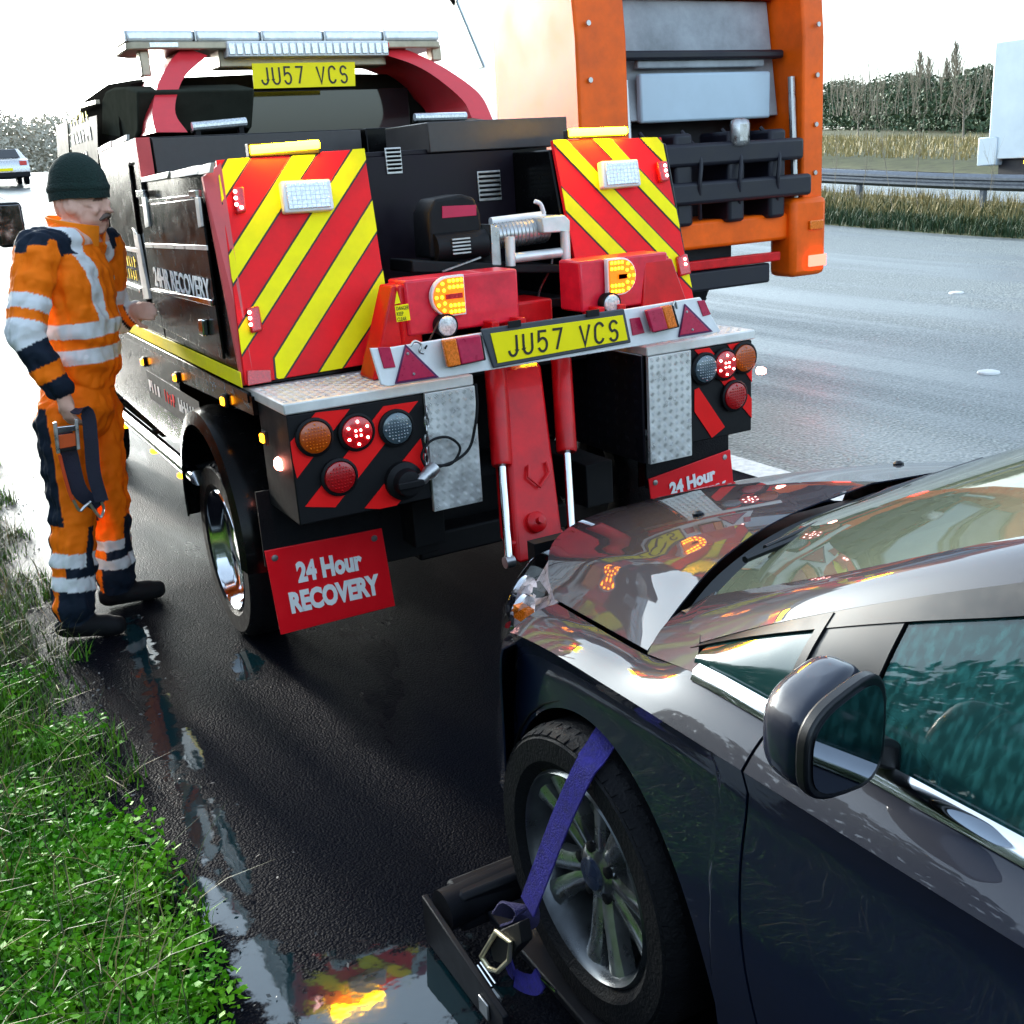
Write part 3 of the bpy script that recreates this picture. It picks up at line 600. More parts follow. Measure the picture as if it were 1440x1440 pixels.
# --- underlift boom and rams
p0, p1 = V((.03, .16, 1.06)), V((.03, -.30, .30))
def boomp(pl, y0, y1, za, zb):
    out = []
    for x, y in pl:
        n = V((0, (za-zb), -(y0-y1))).normalized(); out.append(PP(x, y, (0, y0, za), n))
    return out, n
bp_, bn = boomp([(708,522),(762,514),(795,775),(728,795)], .10, -.25, 1.05, .33)
o = B().prism(bp_, V((0, .12, .06))).build('underlift_boom', redp, T, bevel=.012)
cx = (PP(755, 665, (0,.10,1.05), bn)); rr = (bp_[1]-bp_[0]).normalized(); ud = (bp_[0]-bp_[3]).normalized(); nn = rr.cross(ud); nn = nn if nn.y < 0 else -nn
B().tube([cx+rr*.035+ud*.03+nn*.01, cx+rr*.04-ud*.01+nn*.015, cx-ud*.05+nn*.015, cx-rr*.04-ud*.01+nn*.015, cx-rr*.035+ud*.03+nn*.01], .006, 8).build('lashing_eye', redp, o)
c2 = PP(752, 735, (0,.10,1.05), bn); B().lathe([(.035, 0), (.035, .02), (.025, .028), (.012, .03), (.01, .05)], c2, nn, 18).build('pivot_pin', redp, o)
B().box(c2+V((-.10,-.02,-.10)), c2+V((.10,.05,-.04))).build('boom_foot', redp, o, bevel=.01)
for (a, bq, e) in (((696,520),(706,655),(716,790)), ((789,506),(797,636),(805,770))):
    A, Bq, E = PP(*a, (0,.12,1.05), bn), PP(*bq, (0,.12,1.05), bn), PP(*e, (0,.12,1.05), bn)
    r = B().tube([A, A.lerp(Bq, .97), Bq], [.036, .036, .032], 18).build('hydraulic_ram', redp, T); B().tube([Bq, E], .0145, 12).build('ram_rod', chrome, r)
    B().lathe([(.02,-.016),(.02,.016)], E, (1,0,0), 14).build('ram_eye', steel, r)
PB('differential', dull, (-.26, .7, .22), (.26, 1.1, .58), .06); PB('rear_valance', dull, (-.5, .36, .38), (-.28, .40, .72)); PB('subframe', dull, (-.6, 1.12, .22), (.6, 1.2, .8))
PB('boom_crossbeam', dull, (-.3, .5, .30), (.36, .62, .40), .01)
# chain and plug on the corner plate
PB('cable_hook', steel, PY(596, 570, -.006), PY(602, 576, -.02)+V((0,-.012,0)), .002)
for i in range(7):
    z0 = PY(600, 580+i*13, -.02); m = B(); pts = [z0+V((math.cos(a)*.008*(1 if i % 2 else .3), math.cos(a)*.008*(.3 if i % 2 else 1), math.sin(a)*.018)) for a in [k*math.pi/5 for k in range(11)]]
    m.tube(pts, .003, 6, cap=False); m.build('chain_link', steel, T)
B().lathe([(.022,-.03),(.024,.0),(.018,.015),(.02,.03),(.012,.05)], PY(603, 665, -.05), (-.8,-.2,-.4), 16).build('plug', steel, T)
B().tube(crom([PY(x, y, -.035) for x, y in ((612,658),(640,648),(660,630),(668,600),(671,570),(669,540))], 6), .005, 8).build('cable', dull, T)
B().tube(crom([PY(x, y, -.03) for x, y in ((612,655),(635,652),(647,630),(630,615),(606,620),(593,640),(600,660))], 6), .0045, 8).build('cable', dull, T)
# --- light bar on swept arches
an = V((0, -.36, .35)).normalized(); ap = V((0, 1.70, 1.93)); an = V((0, -(2.25-1.93), (2.05-1.70))).normalized(); an = V((0, -.675, .738)) if False else V((0, -(.32), .35)).normalized()
def arch(outer, inner):
    O = [PP(x, y, ap, an) for x, y in outer]; I = [PP(x, y, ap, an) for x, y in inner]
    O = [V(p) for p in crom(O, 5)]; I = [V(p) for p in crom(I, 5)]; n = len(O); b = B(); d = V((0, .45, 0))
    vs = O+I+[p+d for p in O]+[p+d for p in I]; fs = []
    for i in range(n-1):
        fs += [(i, i+1, n+i+1, n+i), (2*n+i, 3*n+i, 3*n+i+1, 2*n+i+1), (i, 2*n+i, 2*n+i+1, i+1), (n+i, n+i+1, 3*n+i+1, 3*n+i)]
    fs += [(0, n, 3*n, 2*n), (n-1, 3*n-1, 4*n-1, 2*n-1)]
    b.add(vs, fs); return b.build('light_bar_arch', pk2, T)
pk2 = mat('arch_red', (.66, .03, .04), .35, coat=.3, var=.1)
arch([(219,186),(214,160),(221,122),(238,88),(258,66)], [(264,186),(247,160),(250,130),(262,105),(292,78)])
arch([(694,170),(676,134),(640,105),(600,82),(552,62)], [(664,166),(650,140),(612,108),(580,90),(545,78)])
inn = B()
lens_b = mat('beacon_lens', (.75, .78, .8), .12, coat=.5, metal=.2, var=.2, vs=30)
grimy = mat('beacon_body', (.42, .36, .26), .35, metal=.4, var=.3)
VL = 2.06
a, bq = PY(176, 60, VL), PY(618, 57, VL); zc = (a.z+bq.z)/2
lb = B().prism([(a.x, VL, zc+.0), (a.x+.03, VL-.02, zc+.0), (bq.x-.03, VL-.02, zc), (bq.x, VL, zc), (bq.x, VL+.26, zc), (bq.x-.06, VL+.32, zc), (a.x+.06, VL+.32, zc), (a.x, VL+.26, zc)], (0, 0, -.032)).build('light_bar', grimy, T, bevel=.006)
nsec = 5
for i in range(nsec):
    xa, xb = a.x+(bq.x-a.x)*i/nsec, a.x+(bq.x-a.x)*(i+1)/nsec
    B().box((xa+.002, VL-.012, zc+.001), (xb-.002, VL+.28, zc+.048)).build('lens_section', lens_b, lb, bevel=.014, seg=3)
    B().box((xa-.004, VL-.018, zc+.0), (xa+.004, VL+.2, zc+.052)).build('lens_clip', steel, lb, bevel=.002)
for xs in (230, 530):
    p = PY(xs, 62, VL-.02); B().box(p+V((-.06,-.006,-.012)), p+V((.06,.0,.006))).build('bar_lamp', redl if xs > 400 else clearl, lb)
a2, b2 = PY(318, 58, VL-.03), PY(546, 78, VL-.03)
la = B().box((a2.x, VL-.04, b2.z), (b2.x, VL+.04, a2.z)).build('work_light_bar', white, T, bevel=.004)
for i in range(22):
    x = a2.x+(b2.x-a2.x)*(i+.5)/22
    B().box((x-.014, VL-.046, b2.z+.008), (x+.014, VL-.0405, a2.z-.008)).build('led_cell', clearl, la, bevel=.003)
PB('bar_bracket', grimy, (a2.x-.02, VL+.045, b2.z-.035), (b2.x+.02, VL+.2, a2.z), .006)
for x0, y0, x1, y1 in ((193,72,212,108), (603,64,618,86)):
    p, q = PY(x0, y0, VL+.05), PY(x1, y1, VL+.05); o = B().box(V((p.x, VL+.02, q.z)), V((q.x, VL+.09, p.z))).build('scene_lamp', grimy, T, bevel=.006); B().tube([V(((p.x+q.x)/2, VL+.06, p.z)), V(((p.x+q.x)/2, VL+.06, zc-.03))], .008, 6).build('lamp_stem', dull, o)
def plate(pl, v, parent, thick=.004, frame=False):
    P = [PY(x, y, v) for x, y in pl]; r = (P[1]-P[0]).normalized(); u = V((0,0,1)); u = (u-r*u.dot(r)).normalized()
    o = B().prism(P, (0, thick, 0)).build('number_plate', yelp, parent, bevel=.001); w = (P[1]-P[0]).length; h = (P[0]-P[3]).length
    glyph_plate('lettering', 'JU57', ink, o, P[3]+r*w*.06+u*h*.17+V((0,-.0006,0)), r, u, w*.44, h*.66); glyph_plate('lettering', 'VCS', ink, o, P[3]+r*w*.60+u*h*.17+V((0,-.0006,0)), r, u, w*.34, h*.66)
    return o, P
plate([(354,89),(499,87),(500,121),(357,125)], VL-.02, T)
# strip lamps on the arch feet
for x0, y0, x1, y1 in ((270,178,346,171), (583,165,655,163)):
    p, q = PY(x0, y0, 1.6), PY(x1, y1, 1.6); p = V((p.x, 1.44, p.z)) if False else p
    o = B().tube([p, q], .017, 10).build('strip_lamp', clearl, T); B().tube([p+V((0,.02,-.015)), q+V((0,.02,-.015))], .012, 6).build('lamp_mount', dull, o)
    for t_ in (.1, .9):
        m_ = p.lerp(q, t_); B().box(m_+V((-.01, .0, -.16)), m_+V((.01, .03, -.005))).build('lamp_post', dull, o)
# --- cab
cabb = mat('cab_paint', (.012, .011, .009), .8, spec=0, var=.25)
CW = .84
sec = [(2.30, 1.06, 2.12, .80), (2.36, 1.0, 2.19, .78), (2.9, 1.0, 2.235, .78), (3.7, 1.0, 2.22, .77), (4.35, 1.0, 1.62, .86), (5.3, .95, 1.45, .84), (5.5, .5, 1.3, .8)]
rows = []
for y, zb, zt, xt in sec:
    zb = .55
    half = [(-CW, zb), (-CW-.02, zb+.35), (-CW, min(1.45, zt-.1)), (-(xt+.01), zt-.12), (-(xt-.06), zt-.02), (-(xt-.2), zt), (0, zt+.015)]
    rows.append([(x, y, z) for x, z in half]+[(-x, y, z) for x, z in half[::-1][1:]])
cab = B(); cab.grid(rows); n = len(rows[0]); cab.f.append(tuple(range(n))); cab.f.append(tuple(range(len(cab.v)-n, len(cab.v)))[::-1])
cabo = cab.build('cab', cabb, T, smooth=40)
cgl = mat('cab_window', (.01, .011, .01), .5, spec=.05)
rw = B().box((-.62, 2.285, 1.93), (.62, 2.299, 2.12)).build('cab_rear_window', glass, T, bevel=.004)
PB('window_trim', grimy, (-.75, 2.27, 1.915), (.75, 2.30, 1.93), .002)
for pl, m_, nm in (([(100,172),(138,162),(140,232),(104,240)], cgl, 'side_window'), ([(80,178),(96,170),(100,240),(84,250)], cgl, 'side_window')):
    sideq(nm, pl, m_, cabo, X=-.845, th=.006)
y_ = PX(104, 200, -.853).y; y2 = PX(136, 200, -.853).y
for tx, mm, z0, z1, k in (('RESCUE', yel, 2.05, 2.10, 1), ('TOWING', textw, 1.96, 2.02, 1), ('24HR', textw, 1.86, 1.92, .6)):
    marks(cabo, mm, (-.8535, y_, z0), (y_-y2)*k*.9, z1-z0, 6, len(tx)+int(z0*10))
sideq('cab_gutter', [(75,158),(140,140),(141,146),(76,164)], grimy, cabo, X=-.80, th=.02)
# rear quarter fairing of the cab
fair = mat('fairing', (.035, .038, .03), .8, spec=0, var=.2)
P = [PX(x, y, -.80) for x, y in ((143,212),(143,140),(148,128),(158,123),(176,122),(193,128),(194,186),(190,196))]
B().prism(P, (.5, .0, 0)).build('cab_fairing', fair, T, bevel=.012, seg=3)
mz = PX(15, 315, -1.02)
m_ = B().box(mz+V((-.10, -.04, -.16)), mz+V((.09, .05, .15))).build('door_mirror', dull, T, bevel=.03, seg=4)
B().box(mz+V((-.085, -.044, -.14)), mz+V((.075, -.0405, .13))).build('mirror_glass', chrome, m_, bevel=.001)
B().tube([mz+V((.08, 0, -.1)), V((-.84, mz.y+.1, mz.z-.12))], .02, 8).build('mirror_arm', dull, m_)
# ------------------------------------------------------------------ trailer light board hung on the back
TB = thing('trailer_light_board', (0.03, -.05, 1.09), 'white light board with red triangles and yellow number plate hung across truck tail', 'light board')
LBV = -.055
tb = B().prism([PY(x, y, LBV) for x, y in ((521,490),(548,489),(985,418),(1014,466),(1002,470),(545,544),(536,541))], (0, .012, 0)).build('board', white, TB, bevel=.003)
def onb(x, y, k=.001): return PY(x, y, LBV-k)
def flat(name, pl, m, parent, d=.004, k=.0005, bevel=.0015): return B().prism([onb(x, y, k) for x, y in pl], (0, -d, 0)).build(name, m, parent, bevel=bevel)
Z0 = lambda l: [(500+x/3.4286, 440+y/3.4286) for x, y in l]
mag = mat('reflector_magenta', (.48, .01, .06), .3, coat=.4, var=.2, vs=60)
purp = mat('reflector_back', (.1, .01, .08), .4)
flat('reflector', Z0([(105,165),(165,165),(192,262),(135,268)]), mag, TB)
flat('reflector', [(893,449),(917,446),(900+6,470),(886,470)] if False else [(885,448),(899,446),(906,468),(889,472)], mag, TB)
flat('reflector', [(980,423),(990,422),(999,442),(988,445)], mag, TB)
for tri in (Z0([(237,150),(400,310),(188,342)]), [(962,427),(1001,466),(953,474)]):
    c = (sum(p[0] for p in tri)/3, sum(p[1] for p in tri)/3)
    o = flat('triangle_reflector', tri, purp, TB, d=.008); flat('triangle_face', [(c[0]+(x-c[0])*.86, c[1]+(y-c[1])*.86) for x, y in tri], mag, o, d=.003, k=.0088)
    for q in ((c[0]+(tri[0][0]-c[0])*.6, c[1]+(tri[0][1]-c[1])*.6), (c[0]+2, c[1]+8)): B().lathe([(.005, 0), (.003, .003)], onb(*q, .012), (0,-1,0), 10).build('screw', steel, o)
def tlamp(pl, split, flip):
    (x0, y0), (x1, y1), (x2, y2), (x3, y3) = pl; m_ = lambda a, b, t: (a[0]+(b[0]-a[0])*t, a[1]+(b[1]-a[1])*t)
    o = flat('light_unit', pl, dull, TB, d=.03, bevel=.004)
    q = [pl[0], m_(pl[0], pl[1], split), m_(pl[3], pl[2], split), pl[3]]; r = [m_(pl[0], pl[1], split), pl[1], pl[2], m_(pl[3], pl[2], split)]
    flat('lens', q, mag if flip else amberl, o, d=.018, k=.031, bevel=.004); flat('lens', r, amberl if flip else mag, o, d=.018, k=.031, bevel=.004)
tlamp([(619,478),(672,470),(678,505),(627,516)], .36, False); tlamp([(905,436),(940,428),(949,459),(914,467)], .62, True)
fr = B().prism([onb(x, y, .012) for x, y in ((676,463),(878,434),(888,482),(694,518))], (0, .008, 0)).build('plate_frame', mat('plate_frame', (.05, .055, .065), .45), TB, bevel=.005)
plate([(690,469),(876,443),(883,478),(700,511)], LBV-.016, TB, thick=.003)
for x, y in ((723,455),(833,440)): B().box(onb(x-9, y-3, .016), onb(x+10, y+4, .022)).build('plate_clip', dull, TB)
hk = B(); hk.tube(crom([onb(x, y, .02) for x, y in ((577,487),(583,480),(592,484),(590,494),(596,497))], 5), .004, 8); hk.build('hook', steel, TB)
hk = B(); hk.tube([onb(598,490,.01), PY(617,452,.05)], .003, 6); hk.build('bungee', dull, TB)
B().tube(crom([onb(x, y, .01) for x, y in ((946,432),(949,424),(952,434))], 5), .004, 8).build('hook', steel, TB)
# ================================================================== the car being recovered
K = thing('hatchback_car', (0, -1.57, 0), 'dark blue grey car with chrome window strip, its front wheel strapped to a cradle', 'car')
paint, t, bb = nodes('car_paint')
bb.inputs['Base Color'].default_value = (.0014, .0055, .020, 1); bb.inputs['Metallic'].default_value = 0; bb.inputs['Roughness'].default_value = .5; bb.inputs['Specular IOR Level'].default_value = .2
bb.inputs['Coat Weight'].default_value = 1; bb.inputs['Coat Roughness'].default_value = .02; bb.inputs['Coat IOR'].default_value = 1.46
tc = t.nodes.new('ShaderNodeTexCoord'); n = t.nodes.new('ShaderNodeTexNoise'); n.inputs['Scale'].default_value = 3.5; n.inputs['Detail'].default_value = 8; n.inputs['Roughness'].default_value = .7
mr = t.nodes.new('ShaderNodeMapRange'); mr.inputs[1].default_value = .45; mr.inputs[2].default_value = .75; mr.inputs[3].default_value = .006; mr.inputs[4].default_value = .05
t.links.new(tc.outputs['Object'], n.inputs['Vector']); t.links.new(n.outputs[0], mr.inputs[0]); t.links.new(mr.outputs[0], bb.inputs['Coat Roughness'])
trimb = mat('car_trim', (.002, .0028, .005), .35, var=.2)
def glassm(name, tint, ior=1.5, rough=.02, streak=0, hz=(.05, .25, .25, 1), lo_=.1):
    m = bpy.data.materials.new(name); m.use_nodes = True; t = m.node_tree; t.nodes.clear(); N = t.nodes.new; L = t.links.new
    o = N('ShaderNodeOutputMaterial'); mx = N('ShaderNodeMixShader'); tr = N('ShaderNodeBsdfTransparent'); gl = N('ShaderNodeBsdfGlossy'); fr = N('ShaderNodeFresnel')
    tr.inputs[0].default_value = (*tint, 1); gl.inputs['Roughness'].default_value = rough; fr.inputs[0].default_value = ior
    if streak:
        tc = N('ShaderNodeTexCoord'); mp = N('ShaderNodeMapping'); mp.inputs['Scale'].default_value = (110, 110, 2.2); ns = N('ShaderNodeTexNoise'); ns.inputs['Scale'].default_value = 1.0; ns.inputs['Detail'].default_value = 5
        df = N('ShaderNodeBsdfDiffuse'); df.inputs[0].default_value = hz; mx2 = N('ShaderNodeMixShader'); rm = N('ShaderNodeMapRange'); rm.inputs[1].default_value = .42; rm.inputs[2].default_value = .75; rm.inputs[3].default_value = lo_; rm.inputs[4].default_value = streak  # diffuse tint paints sky reflection into the glass, along with condensation and streaks
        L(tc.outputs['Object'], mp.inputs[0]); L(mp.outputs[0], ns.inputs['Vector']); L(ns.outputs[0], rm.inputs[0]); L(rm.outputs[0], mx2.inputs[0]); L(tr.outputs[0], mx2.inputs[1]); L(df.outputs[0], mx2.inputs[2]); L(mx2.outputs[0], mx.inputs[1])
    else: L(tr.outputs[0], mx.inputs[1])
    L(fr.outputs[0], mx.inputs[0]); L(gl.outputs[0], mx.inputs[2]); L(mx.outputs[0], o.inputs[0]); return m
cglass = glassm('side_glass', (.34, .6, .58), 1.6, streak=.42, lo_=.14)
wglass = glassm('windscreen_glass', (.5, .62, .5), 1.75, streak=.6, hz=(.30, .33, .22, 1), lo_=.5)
def interp(pts, n):
    """resample smooth curve through pts to n points (uniform in parameter)"""
    c = crom(pts, 24); ln = [0]
    for i in range(1, len(c)): ln.append(ln[-1]+float(np.linalg.norm(c[i]-c[i-1])))
    out = []
    for k in range(n):
        d = ln[-1]*k/(n-1); i = min(max(int(np.searchsorted(ln, d))-1, 0), len(c)-2); f = (d-ln[i])/max(ln[i+1]-ln[i], 1e-9); out.append(c[i]+(c[i+1]-c[i])*f)
    return out
def at_y(pts):
    """smooth curve of (y, a, b): gives a,b at any y (y descending)"""
    c = np.array(crom(pts, 16)); o = np.argsort(c[:, 0]); c = c[o]
    return lambda y: (float(np.interp(y, c[:, 0], c[:, 1])), float(np.interp(y, c[:, 0], c[:, 2])))
def mirror(rows): return [[(-p[0], p[1], p[2]) for p in r] for r in rows]
def cpart(name, rows, m, parent=K, both=True, th=.004, sm=40):
    o = B().grid(rows).build(name, m, parent, smooth=sm, solid=th)
    if both: B().grid(mirror(rows)).build(name, m, parent, smooth=sm, solid=th)
    return o
# bonnet
fe = [(0,-.60,.752), (-.27,-.655,.762), (-.48,-.815,.782), (-.645,-1.06,.808), (-.735,-1.235,.822)]
re_ = [(0,-1.42,.978), (-.30,-1.46,.969), (-.52,-1.53,.950), (-.68,-1.61,.924), (-.812,-1.68,.888)]
ns, ntt = 26, 30
F_ = interp(fe, ns); R_ = interp(re_, ns); rows = []
for j in range(ntt+1):
    tt = j/ntt; row = []
    for i in range(ns):
        s = i/(ns-1); p = F_[i]*(1-tt)+R_[i]*tt
        cr = .020*math.sin(math.pi*tt**.9)*(1-s**3)*1.0+.012*math.exp(-((s-.72)/.07)**2)*math.sin(math.pi*min(1, tt*1.05))*.8
        row.append((p[0], p[1], p[2]+cr))
    rows.append(row)
full = [[(-p[0], p[1], p[2]) for p in r[::-1][:-1]]+r for r in rows]
bon = cpart('bonnet', full, paint, both=False, th=.003)
# side: top line T, crease K_, then down
Tt = at_y([(-1.235,-.742,.818), (-1.45,-.785,.852), (-1.68,-.818,.881), (-1.87,-.852,.928), (-2.1,-.864,.94), (-2.5,-.87,.95), (-3.3,-.872,.968), (-4.2,-.85,.99), (-5.0,-.78,1.0)])
Kt = at_y([(-1.02,-.80,.70), (-1.235,-.858,.782), (-1.45,-.886,.828), (-1.68,-.905,.852), (-1.87,-.916,.866), (-2.1,-.924,.877), (-2.5,-.930,.89), (-3.3,-.932,.91), (-4.2,-.91,.93), (-5.0,-.84,.94)])
ARC = (-1.63, .385, .362)
def bottom(y, arc=(ARC, (-4.42, .33, .36))):
    for cy, cz, r in arc:
        if abs(y-cy) < r: return max(.21, cz+math.sqrt(r*r-(y-cy)**2))
    return .21
def prof(y, nb=16, bow=None):
    tx, tz = Tt(y); kx, kz = Kt(y); zb = bottom(y); flare = 0
    for cy in (ARC[0], -4.42): flare = max(flare, .018*math.exp(-((y-cy)/.33)**2))
    pts = []
    for i in range(7):
        s = i/6; pts.append((tx+(kx-tx)*s, y, tz+(kz-tz)*s+.010*math.sin(math.pi*s)))
    for i in range(1, nb+1):
        s = i/nb; z = kz+(zb-kz)*s; h = (kz-z)/.7
        x = kx+.022*math.sin(min(1, h*9)*math.pi/2)-.028*math.sin(min(1, max(0, h-.04)/.75)*math.pi)*.9+.05*max(0, h-.75)-flare*min(1, h*2)
        pts.append((x, y+(bow(z) if bow else 0), z))
    if bow: pts = [(x, yy+(bow(z) if k < 7 else 0), z) for k, (x, yy, z) in enumerate(pts)]
    return pts
def side(ys, bow0=None, bow1=None):
    rows = []
    for i, y in enumerate(ys): rows.append(prof(y, bow=bow0 if i == 0 else bow1 if i == len(ys)-1 else None))
    return rows
bow = lambda z: -.035*min(1.1, abs(z-.76)/.27)**2
fy = sorted(set([-1.268, -1.2682]+list(np.linspace(-1.275, -2.02, 60))+[ARC[0]-ARC[2]+.0005, ARC[0]-ARC[2]-.0005]), reverse=True)
fy = [y for y in fy if y <= -1.262]+[-2.05]
cpart('front_wing', side(fy, None, bow), paint)
dy = [-2.056]+list(np.linspace(-2.12, -3.12, 24)); cpart('front_door', side(dy, bow, None), paint)
dy = [-3.126]+list(np.linspace(-3.2, -4.05, 18)); cpart('rear_door', side(dy), paint)
dy = sorted(set(list(np.linspace(-4.056, -5.0, 50))+[-4.0605, -4.7805]), reverse=True); cpart('rear_wing', side(dy), paint)
# inner shell that closes the shut lines and wheel wells
B().hexa([(-.80,-5.1,.25),(.80,-5.1,.25),(.80,-2.06,.25),(-.80,-2.06,.25),(-.80,-5.1,.86),(.80,-5.1,.86),(.80,-2.06,.86),(-.80,-2.06,.86)]).build('floor_pan', dull, K)
B().hexa([(-.62,-2.06,.25),(.62,-2.06,.25),(.62,-.80,.25),(-.62,-.80,.25),(-.66,-2.06,.88),(.66,-2.06,.88),(.60,-.85,.70),(-.60,-.85,.70)]).build('engine_bay', dull, K)
rows = []
for k in range(19):
    a = math.radians(-10+200*k/18); r = .375; rows.append([(x, ARC[0]-math.cos(a)*r, ARC[1]+math.sin(a)*r) for x in (-.885, -.62)])
cpart('arch_liner', rows, dull, th=.003)
B().box((-.90, -2.02, .9), (-.80, -2.14, .25)).build('door_post', dull, K)
# bumper
plan = [(-.912,-1.30), (-.865,-1.20), (-.79,-1.06), (-.68,-.90), (-.48,-.71), (-.24,-.61), (0,-.58)]
pl = interp([(x, y, 0) for x, y in plan], 28); rows = []
for i, p in enumerate(pl):
    s = i/27; top = .775-.09*math.sin(min(1, s*2.2)*math.pi/2); q = V((p[0]*1.0, p[1]+1.1, 0)); inn = V((-p[0], -1.4-p[1], 0)).normalized()
    row = []
    for z, off in ((top, .05 if s < .25 else .05), (top-.02, .022), (top-.06, .008), (.56, .0), (.44, -.012), (.40, .012), (.30, .02), (.22, .045), (.19, .09)):
        zz = z
        if s < .02: off *= .2
        row.append((p[0]+inn.x*off, p[1]+inn.y*off, zz))
    rows.append(row)
cpart('front_bumper', rows, paint)
g = B(); g.box((-.42, -.60, .48), (.42, -.56, .70)); g.build('grille', dull, K)
for i in range(4): B().tube([(-.40, -.585+.0, .50+.05*i), (0, -.545, .50+.05*i), (.40, -.585, .50+.05*i)], .008, 6).build('grille_bar', chrome, K)
# headlights
hl = mat('headlight_reflector', (.85, .76, .78), .3, metal=.35, var=.5, vs=30)
hc = glassm('headlight_cover', (.95, .93, .95), 1.5)
ho = interp([F_[-1]+np.array((.0,.004,-.004)), np.array((-.675,-1.105,.808)), np.array((-.60,-.985,.795)), np.array((-.52,-.862,.782))], 16)
lo = interp([(-.848,-1.235,.768), (-.80,-1.11,.70), (-.71,-.955,.668), (-.55,-.79,.665)], 16)
for sx in (1, -1):
    rows = []; inner = []
    for i in range(16):
        a, c = np.array(ho[i]), np.array(lo[i]); r = []; r2 = []
        for j in range(9):
            s = j/8; p = a*(1-s)+c*s; bul = .045*math.sin(math.pi*s)+.01*math.sin(math.pi*i/15); d = np.array((-.55, .75, .25)); q = p+d*bul*.8; r.append((sx*q[0], q[1], q[2])); q2 = p-d*.012-np.array((0,0,.0))-d*.05*math.sin(math.pi*s)*math.sin(math.pi*i/15); r2.append((sx*q2[0], q2[1], q2[2]))
        rows.append(r); inner.append(r2)
    h = B().grid(inner).build('headlight', hl, K, smooth=50, solid=.003)
    B().grid(rows).build('headlight_cover', hc, h, smooth=60)
    for f, rr in ((4, .045), (9, .05)):
        p = (np.array(ho[f])*.45+np.array(lo[f])*.55); B().lathe([(rr, .0), (rr*1.05, .012), (rr*.8, .004), (rr*.3, -.01)], (sx*p[0], p[1]-.005, p[2]), (sx*-.45, .85, .15), 20).build('lamp_bowl', chrome, h)
    p = np.array(ho[1])*.4+np.array(lo[1])*.6; B().box((sx*(p[0]+.01)-.012, p[1]+.0, p[2]-.01), (sx*(p[0]+.01)+.012, p[1]+.05, p[2]+.02)).build('indicator', amberl, h)
# greenhouse
Wp = [(-.668,-1.68,.952), (-.672,-1.98,1.085), (-.642,-2.28,1.222), (-.585,-2.66,1.374), (-.560,-2.8,1.410)]
Rp = [(-.80,-1.775,.925), (-.775,-2.0,1.045), (-.735,-2.3,1.18), (-.675,-2.72,1.335), (-.66,-3.3,1.40), (-.66,-4.0,1.375), (-.70,-4.6,1.22)]
Wl = interp(Wp, 24); 
cb = [(0,-1.50,.992), (-.3,-1.535,.984), (-.52,-1.61,.968), (-.668,-1.68,.952)]
ct = [(0,-2.58,1.442), (-.3,-2.62,1.436), (-.45,-2.70,1.425), (-.560,-2.8,1.410)]
C0 = interp(cb, 14); C1 = interp(ct, 14); rows = []
for j in range(24):
    e = np.array(Wl[j]); s = j/23; row = []
    for i in range(14):
        k = i/13; c = C0[i]*(1-s)+C1[i]*s; ec = C0[13]*(1-s)+C1[13]*s; row.append(tuple(c+(e-ec)*k**3+np.array((0, .0, .03*math.sin(math.pi*s)*(1-k)))))
    rows.append(row)
ws = [[(-p[0], p[1], p[2]) for p in r[::-1][:-1]]+r for r in rows]
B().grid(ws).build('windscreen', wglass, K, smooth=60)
# cowl: black panel from bonnet to screen
rows = []
for i in range(ns):
    a = np.array(R_[i])+np.array((0,-.006,-.022)); s = i/(ns-1); k = min(13, int(s*1.0*13)); c = np.array(interp(cb, ns)[i]); rows.append([tuple(a), tuple(a*.6+c*.4+np.array((0,0,-.03))), tuple(c+np.array((0,0,-.012)))])
cpart('cowl', rows, trimb)
# A pillars and roof rails
rows = []
Rl = interp(Rp[:4], 24)
for j in range(24):
    a, c = np.array(Wl[j]), np.array(Rl[j]); row = []
    for i in range(7):
        s = i/6; row.append(tuple(a*(1-s)+c*s+np.array((-.6, .1, .7))*(.012*math.sin(math.pi*s)+.004)))
    rows.append(row)
cpart('roof_pillar', rows, paint)
# small filler between bonnet corner, wing and pillar
rows = []
for j in range(8):
    s = j/7; a = np.array((-.655,-1.675,.958))*(1-s)+np.array((-.668,-1.62,.915))*s; c = np.array((-.852,-1.87,.930))*(1-s)+np.array((-.815,-1.685,.884))*s
    m_ = np.array((-.80,-1.775,.93))
    rows.append([tuple(a*(1-k)+c*k+np.array((-.01,0,.012))*math.sin(math.pi*k)) for k in [q/8 for q in range(9)]])
cpart('scuttle_panel', rows, paint)
# roof and tail
rf = []
for (x, y, z), zc in (((-.545,-2.8,1.415), 1.45), ((-.58,-3.2,1.46), 1.5), ((-.585,-3.7,1.46), 1.5), ((-.58,-4.2,1.40), 1.43), ((-.58,-4.6,1.27), 1.30)):
    rf.append([(x*(1-k), y+.2*k*(1 if y > -3 else 0), z+(zc-z)*math.sin(k*math.pi/2)) for k in [q/8 for q in range(9)]])
cpart('roof', rf, paint)
rl2 = interp(Rp[3:], 14); rr2 = interp([(-.555,-2.66,1.388), (-.58,-3.2,1.46), (-.585,-3.7,1.46), (-.58,-4.2,1.40), (-.58,-4.6,1.27)], 14)
cpart('roof_rail', [[tuple(np.array(b_)*(1-k)+np.array(a_)*k) for k in (0, .33, .66, 1)] for a_, b_ in zip(rl2, rr2)], paint)
B().grid([[(-.58,-4.6,1.27),(.58,-4.6,1.27)],[(-.66,-5.0,1.0),(.66,-5.0,1.0)]]).build('rear_screen', glass, K, solid=.004)
